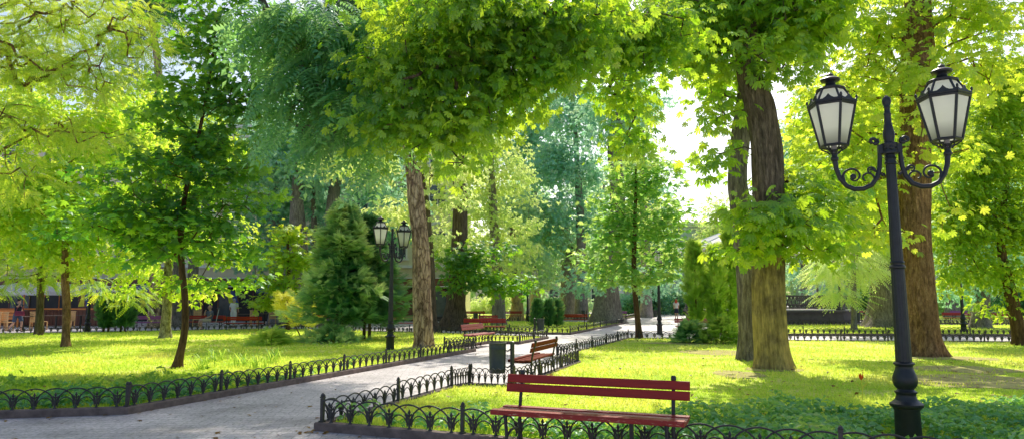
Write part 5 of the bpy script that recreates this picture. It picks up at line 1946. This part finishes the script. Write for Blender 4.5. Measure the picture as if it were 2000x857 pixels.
sit = dict(pelvis=(0, .02, .53), chest=(0, .08, .88), neck=(0, .06, 1.06), head=(.0, .02, 1.20),
           arm_l=[(.19, .07, .98), (.26, -.02, .74), (.14, -.22, .66), (.08, -.26, .65)], arm_r=[(-.19, .07, .98), (-.24, -.16, .80), (-.1, -.16, 1.02), (-.06, -.14, 1.08)],
           leg_l=[(.10, -.06, .52), (.12, -.45, .53), (.13, -.42, .10), (.13, -.57, .04)], leg_r=[(-.10, -.06, .52), (-.10, -.45, .52), (-.12, -.50, .10), (-.12, -.65, .04)], trouser=0)
person('bald seated man in a grey shirt and pale shorts, hand raised to his chin', (GX(418, 37.45), 37.45, 0), R(-42), sit, 'cloth_grey', 'cloth_beige', 'skin')
person('cafe guest in pale clothes sitting under the trees behind the golden junipers', (GX(603, 43.2), 43.2, 0), R(30), dict(sit, trouser=.9), 'cloth_white', 'cloth_beige', 'hair_grey')
gch = dup(ch, (GX(603, 43.3), 43.35, .05), R(30), 'light wooden cafe chair under the seated guest', CG)
root = empty('walking_stick', (GX(432, 37.2), 37.2, 0), 0, 'pale stick leaning on the bench beside the seated man', 'stick')
mb = MB()
mb.tube([(-.06, -.05, .02), (.02, .1, .78), (.05, .16, 1.10)], .02, 8)
mb.build('shaft', 'metal_pole', root, 60)
mb = MB()
mb.tube([(.05, .16, 1.10), (.06, .17, 1.16), (.02, .15, 1.19), (-.04, .12, 1.16)], .02, 8)
mb.build('handle', 'cloth_grey', root, 60)

# ------------------------------------------------------------------ grass, ground cover, litter
def in_poly(x, y, poly):
    ins = np.zeros(len(x), bool)
    n = len(poly)
    for i in range(n):
        x0, y0 = poly[i]
        x1, y1 = poly[(i + 1) % n]
        c = ((y0 > y) != (y1 > y))
        with np.errstate(divide='ignore', invalid='ignore'):
            c &= x < (x1 - x0) * (y - y0) / (y1 - y0 + 1e-12) + x0
        ins ^= c
    return ins


def dist_line(x, y, line):
    d = np.full(len(x), 1e9)
    for (x0, y0), (x1, y1) in zip(line[:-1], line[1:]):
        L2 = (x1 - x0) ** 2 + (y1 - y0) ** 2
        t_ = np.clip(((x - x0) * (x1 - x0) + (y - y0) * (y1 - y0)) / L2, 0, 1)
        d = np.minimum(d, np.hypot(x - x0 - t_ * (x1 - x0), y - y0 - t_ * (y1 - y0)))
    return d


def fnoise(x, y, s, o=0.0):
    return np.array([mnoise.noise(Vector((a * s + o, b_ * s, o))) for a, b_ in zip(x, y)])


BARE = [(6.1, 20.2, 1.5, 1.3), (8.8, 12.9, 1.7, 1.7), (9.9, 15.2, 1.3, 1.2), (-6.7, 25.2, 1.3, .7), (11.6, 18.2, 1.3, .9), (5.7, 15.2, .8, .7), (6.2, 24.6, 2.2, .8), (4.6, 14.2, .6, 1.0), (-2.9, 22.4, .8, .6)]
for cx_, cy_, rx_, ry_ in BARE:
    pts_ = []
    for k in range(28):
        a = 2 * PI * k / 28
        w_ = .78 * (1 + .38 * mnoise.noise(Vector((math.cos(a) * 1.5 + cx_, math.sin(a) * 1.5, cy_))))
        pts_.append((cx_ + rx_ * w_ * math.cos(a), cy_ + ry_ * w_ * math.sin(a)))
    sheet('bare_ground', pts_, .0745, 'soil')


def grass(poly, n, seed, label, y0, y1):
    rng = np.random.default_rng(seed)
    # sample by 1/Y so that near ground gets more
    u = rng.random(n)
    Y = 1 / (1 / y0 + u * (1 / y1 - 1 / y0))
    X = rng.uniform(-.86, .86, n) * Y
    ok = in_poly(X, Y, poly) & (dist_line(X, Y, poly + [poly[0]]) > .09)
    X, Y = X[ok], Y[ok]
    n = len(X)
    pn = fnoise(X, Y, .9, 3.3)
    pn2 = fnoise(X, Y, 3.5, 8.3)
    bare = np.full(n, 9.0)
    for cx_, cy_, rx_, ry_ in BARE:
        bare = np.minimum(bare, np.hypot((X - cx_) / rx_, (Y - cy_) / ry_) + .35 * pn2)
    keep = (rng.random(n) < np.clip(.9 + .9 * pn + .6 * pn2, .25, 1)) & (rng.random(n) < np.clip((bare - .55) * 1.6, .12, 1))
    X, Y, pn = X[keep], Y[keep], pn[keep]
    n = len(X)
    h = rng.uniform(.018, .055, n) * (1 + .45 * pn) * (1 + Y / 35)
    w = .0045 + .00055 * Y
    a = rng.random(n) * 2 * PI
    lean = rng.normal(size=(n, 2)) * .45 * h[:, None]
    bx, by = np.cos(a) * w, np.sin(a) * w
    z = np.full(n, .068)
    V = np.stack([np.stack([X - bx, Y - by, z], 1), np.stack([X + bx, Y + by, z], 1), np.stack([X + lean[:, 0], Y + lean[:, 1], z + h], 1)], 1).reshape(-1, 3)
    F = np.arange(n * 3).reshape(-1, 3)
    rnd = np.clip(rng.random(n) * .45 + .28 + .75 * pn + .3 * pn2[:len(pn)] * 0, 0, 1)
    o = put('grass', fast_mesh('grass', V, [F], 'grass_blade', rnd))
    tag(o, label, None, None, 'stuff')


grass(BED_R, 230000, 1, 'short grass on the lawn behind the red bench', 4.5, 28)
grass(BED_L, 230000, 2, 'short grass on the sunny lawn of the young maple', 8, 38)
grass(BED_M + [], 35000, 3, 'grass on the middle lawn', 30, 52)
grass(BED_N, 35000, 4, 'grass on the bandstand lawn', 29, 44)


def ground_cover(name, poly, test, n, seed, box, size, zmax, mat, label, tm=T_OV, tone=(0, 1), flat=.5):
    rng = np.random.default_rng(seed)
    X = rng.uniform(box[0], box[1], n)
    Y = rng.uniform(box[2], box[3], n)
    ok = in_poly(X, Y, poly) & (dist_line(X, Y, poly + [poly[0]]) > .10)
    X, Y = X[ok], Y[ok]
    k = test(X, Y, rng)
    X, Y = X[k], Y[k]
    n = len(X)
    mound = .55 + .9 * fnoise(X, Y, 1.3, 5.5) + .4 * fnoise(X, Y, 4, 1.2)
    Z = .09 + np.clip(mound, .12, 1.3) * zmax * rng.random(n) ** .5
    P = np.stack([X, Y, Z], 1)
    a = rng.random(n) * 2 * PI
    fw = np.stack([np.cos(a), np.sin(a), rng.uniform(-.5, .4, n)], 1)
    nr = np.array([[0, 0, 1]]) + rng.normal(size=(n, 3)) * flat
    rnd = tone[0] + (tone[1] - tone[0]) * np.clip(rng.random(n) * .5 + .5 * (Z - .09) / zmax, 0, 1)
    o = put(name, leaves_mesh(name, tm, P, fw, nr, size * rng.uniform(.6, 1.3, n), rnd, mat))
    tag(o, label, None, None, 'stuff')


FRONT = [(-2.30, 8.50), (8.2, 4.18)]


def t_ivy(X, Y, rng):
    d = dist_line(X, Y, FRONT)
    far = np.where(X < 1.2, .45 + .15 * (X + 2.3), np.where(X < 2.6, .9 + (X - 1.2) * .9, 3.0))
    far = np.where(X > 2.6, 2.2 + .55 * (X - 2.6), far)
    lim = far + .55 * fnoise(X, Y, .9, 2.0)
    foot = (np.hypot(X - 4.185, Y - 7.42) < .28) | ((np.abs(X - 4.0) < .5) & (Y < 7.42) & (d < 1.6) & (rng.random(len(X)) < .93))
    return (d < lim) & (rng.random(len(X)) < np.where(X < -.4, .4, 1)) & ~foot


ground_cover('ivy', BED_R, t_ivy, 52000, 6, (-2.2, 9.5, 3.8, 11.2), .095, .24, 'leaf_ground', 'dense dark green ivy around the foot of the tall lamp')
LFRONT = [(-14, 7.7), (-5.35, 9.72), (-3.3, 15.5)]


def t_lgc(X, Y, rng):
    d = dist_line(X, Y, LFRONT)
    lim = np.where(Y < 10.6, 1.25, .35) + .5 * fnoise(X, Y, .8, 4.0)
    lim = np.where(X < -5.35, 1.35 + .5 * fnoise(X, Y, .8, 4.0), np.maximum(.12, lim * np.clip(1.2 - (Y - 9.7) * .14, .15, 1)))
    return d < lim


ground_cover('ground_cover', BED_L, t_lgc, 34000, 7, (-13, -3, 7.6, 16), .11, .20, 'leaf_ground', 'dark leafy ground cover along the front fence of the maple lawn', tone=(0, .75))


def t_weed(X, Y, rng):
    d = dist_line(X, Y, LFRONT)
    return (d > 1.0) & (d < 3.4) & (X < -4.6) & (fnoise(X, Y, .9, 9.0) > .02) & (rng.random(len(X)) < .5)


ground_cover('weeds', BED_L, t_weed, 9000, 8, (-13, -4, 8.5, 14), .14, .28, 'leaf_thuja', 'loose sunlit weeds between the ground cover and the lawn', T_SPRIG, flat=.7)

# lily clumps: long arching leaves
def lily(label, x, y, n, L, seed):
    rg = random.Random(seed)
    root = empty('lily_clump', (x, y, .06), 0, label, 'plant', 'clumps of long lily leaves')
    V, F, rv = [], [], []
    for i in range(n):
        a = rg.random() * 2 * PI
        l = L * rg.uniform(.6, 1.1)
        ox, oy = rg.gauss(0, .10), rg.gauss(0, .10)
        dx, dy = math.cos(a), math.sin(a)
        w = .016
        o = len(V)
        for k in range(6):
            s = k / 5
            r_ = l * .62 * s
            z = l * (1.05 * s - .62 * s * s * s)
            ww = w * (1 - s * .95) * (.6 + s if s < .4 else 1)
            V += [(ox + dx * r_ - dy * ww, oy + dy * r_ + dx * ww, z), (ox + dx * r_ + dy * ww, oy + dy * r_ - dx * ww, z)]
        for k in range(5):
            F.append((o + 2 * k, o + 2 * k + 1, o + 2 * k + 3, o + 2 * k + 2))
            rv.append(rg.random())
    put('foliage', fast_mesh('foliage', np.array(V), [np.array(F)], 'leaf_thuja', rv), root)
    return root


for i, (px, py, lb) in enumerate([(395, 722, 'lily leaf clump just beside the dark maple trunk'), (425, 706, 'lily leaf clump beyond the maple trunk, the darker one'), (470, 716, 'middle lily leaf clump between maple and path fence'),
                                  (505, 722, 'wide lily leaf clump close behind the path fence'), (530, 710, 'small lily leaf clump nearest the path edge')]):
    g = W(px, py, 2066 / (py - 587))
    lily(lb, g[0], g[1], 46, .62, 30 + i)

root = empty('canna_flower', (2.75 + 1.35, 10.6, .06), 0, 'single orange flower standing above the ivy', 'flower')
g = W(1684, 775, 10.6)
root.location = (g[0], 10.6, .06)
mb = MB()
mb.tube([(0, 0, 0), (.01, 0, .16), (0, 0, .30)], .007, 6)
for sg in (-1, 1):
    mb.add([(0, 0, .16), (sg * .05, .01, .24), (sg * .11, 0, .28), (sg * .04, -.01, .20)], [(0, 1, 2, 3)])
mb.build('stem', 'flag_yellow', root)
plain('petal_orange', (.80, .14, .03), (.6, .08, .02), .6, .3, 20, bs=0)
mb = MB()
for k in range(5):
    a = k * 2 * PI / 5
    mb.add([(0, 0, .29), (.028 * math.cos(a) - .02 * math.sin(a), .028 * math.sin(a) + .02 * math.cos(a), .34), (.035 * math.cos(a), .035 * math.sin(a), .41),
            (.028 * math.cos(a) + .02 * math.sin(a), .028 * math.sin(a) - .02 * math.cos(a), .34)], [(0, 1, 2, 3)])
mb.build('blossom', 'petal_orange', root)

# fallen leaves on path and lawns
rng = np.random.default_rng(9)
n = 5200
Y = 1 / (1 / 5.0 + rng.random(n) * (1 / 32 - 1 / 5.0))
X = rng.uniform(-.85, .85, n) * Y
inside = np.zeros(n, bool)
for p_ in BEDS.values():
    inside |= in_poly(X, Y, p_)
near = np.minimum(dist_line(X, Y, BED_R[:4]), dist_line(X, Y, BED_L[:4]))
keep = np.where(inside, rng.random(n) < .22, rng.random(n) < np.where(near < .35, .9, .10))
X, Y, inside = X[keep], Y[keep], inside[keep]
n = len(X)
a = rng.random(n) * 2 * PI
P = np.stack([X, Y, np.where(inside, .115, .012)], 1)
fw = np.stack([np.cos(a), np.sin(a), rng.uniform(0, .25, n)], 1)
nr = np.array([[0, 0, 1]]) + rng.normal(size=(n, 3)) * .3
o = put('leaf_litter', leaves_mesh('leaf_litter', T_MAPLE, P, fw, nr, rng.uniform(.03, .08, n), rng.random(n), 'leaf_fallen'))
tag(o, 'brown fallen leaves scattered along kerbs and lawns', None, None, 'stuff')
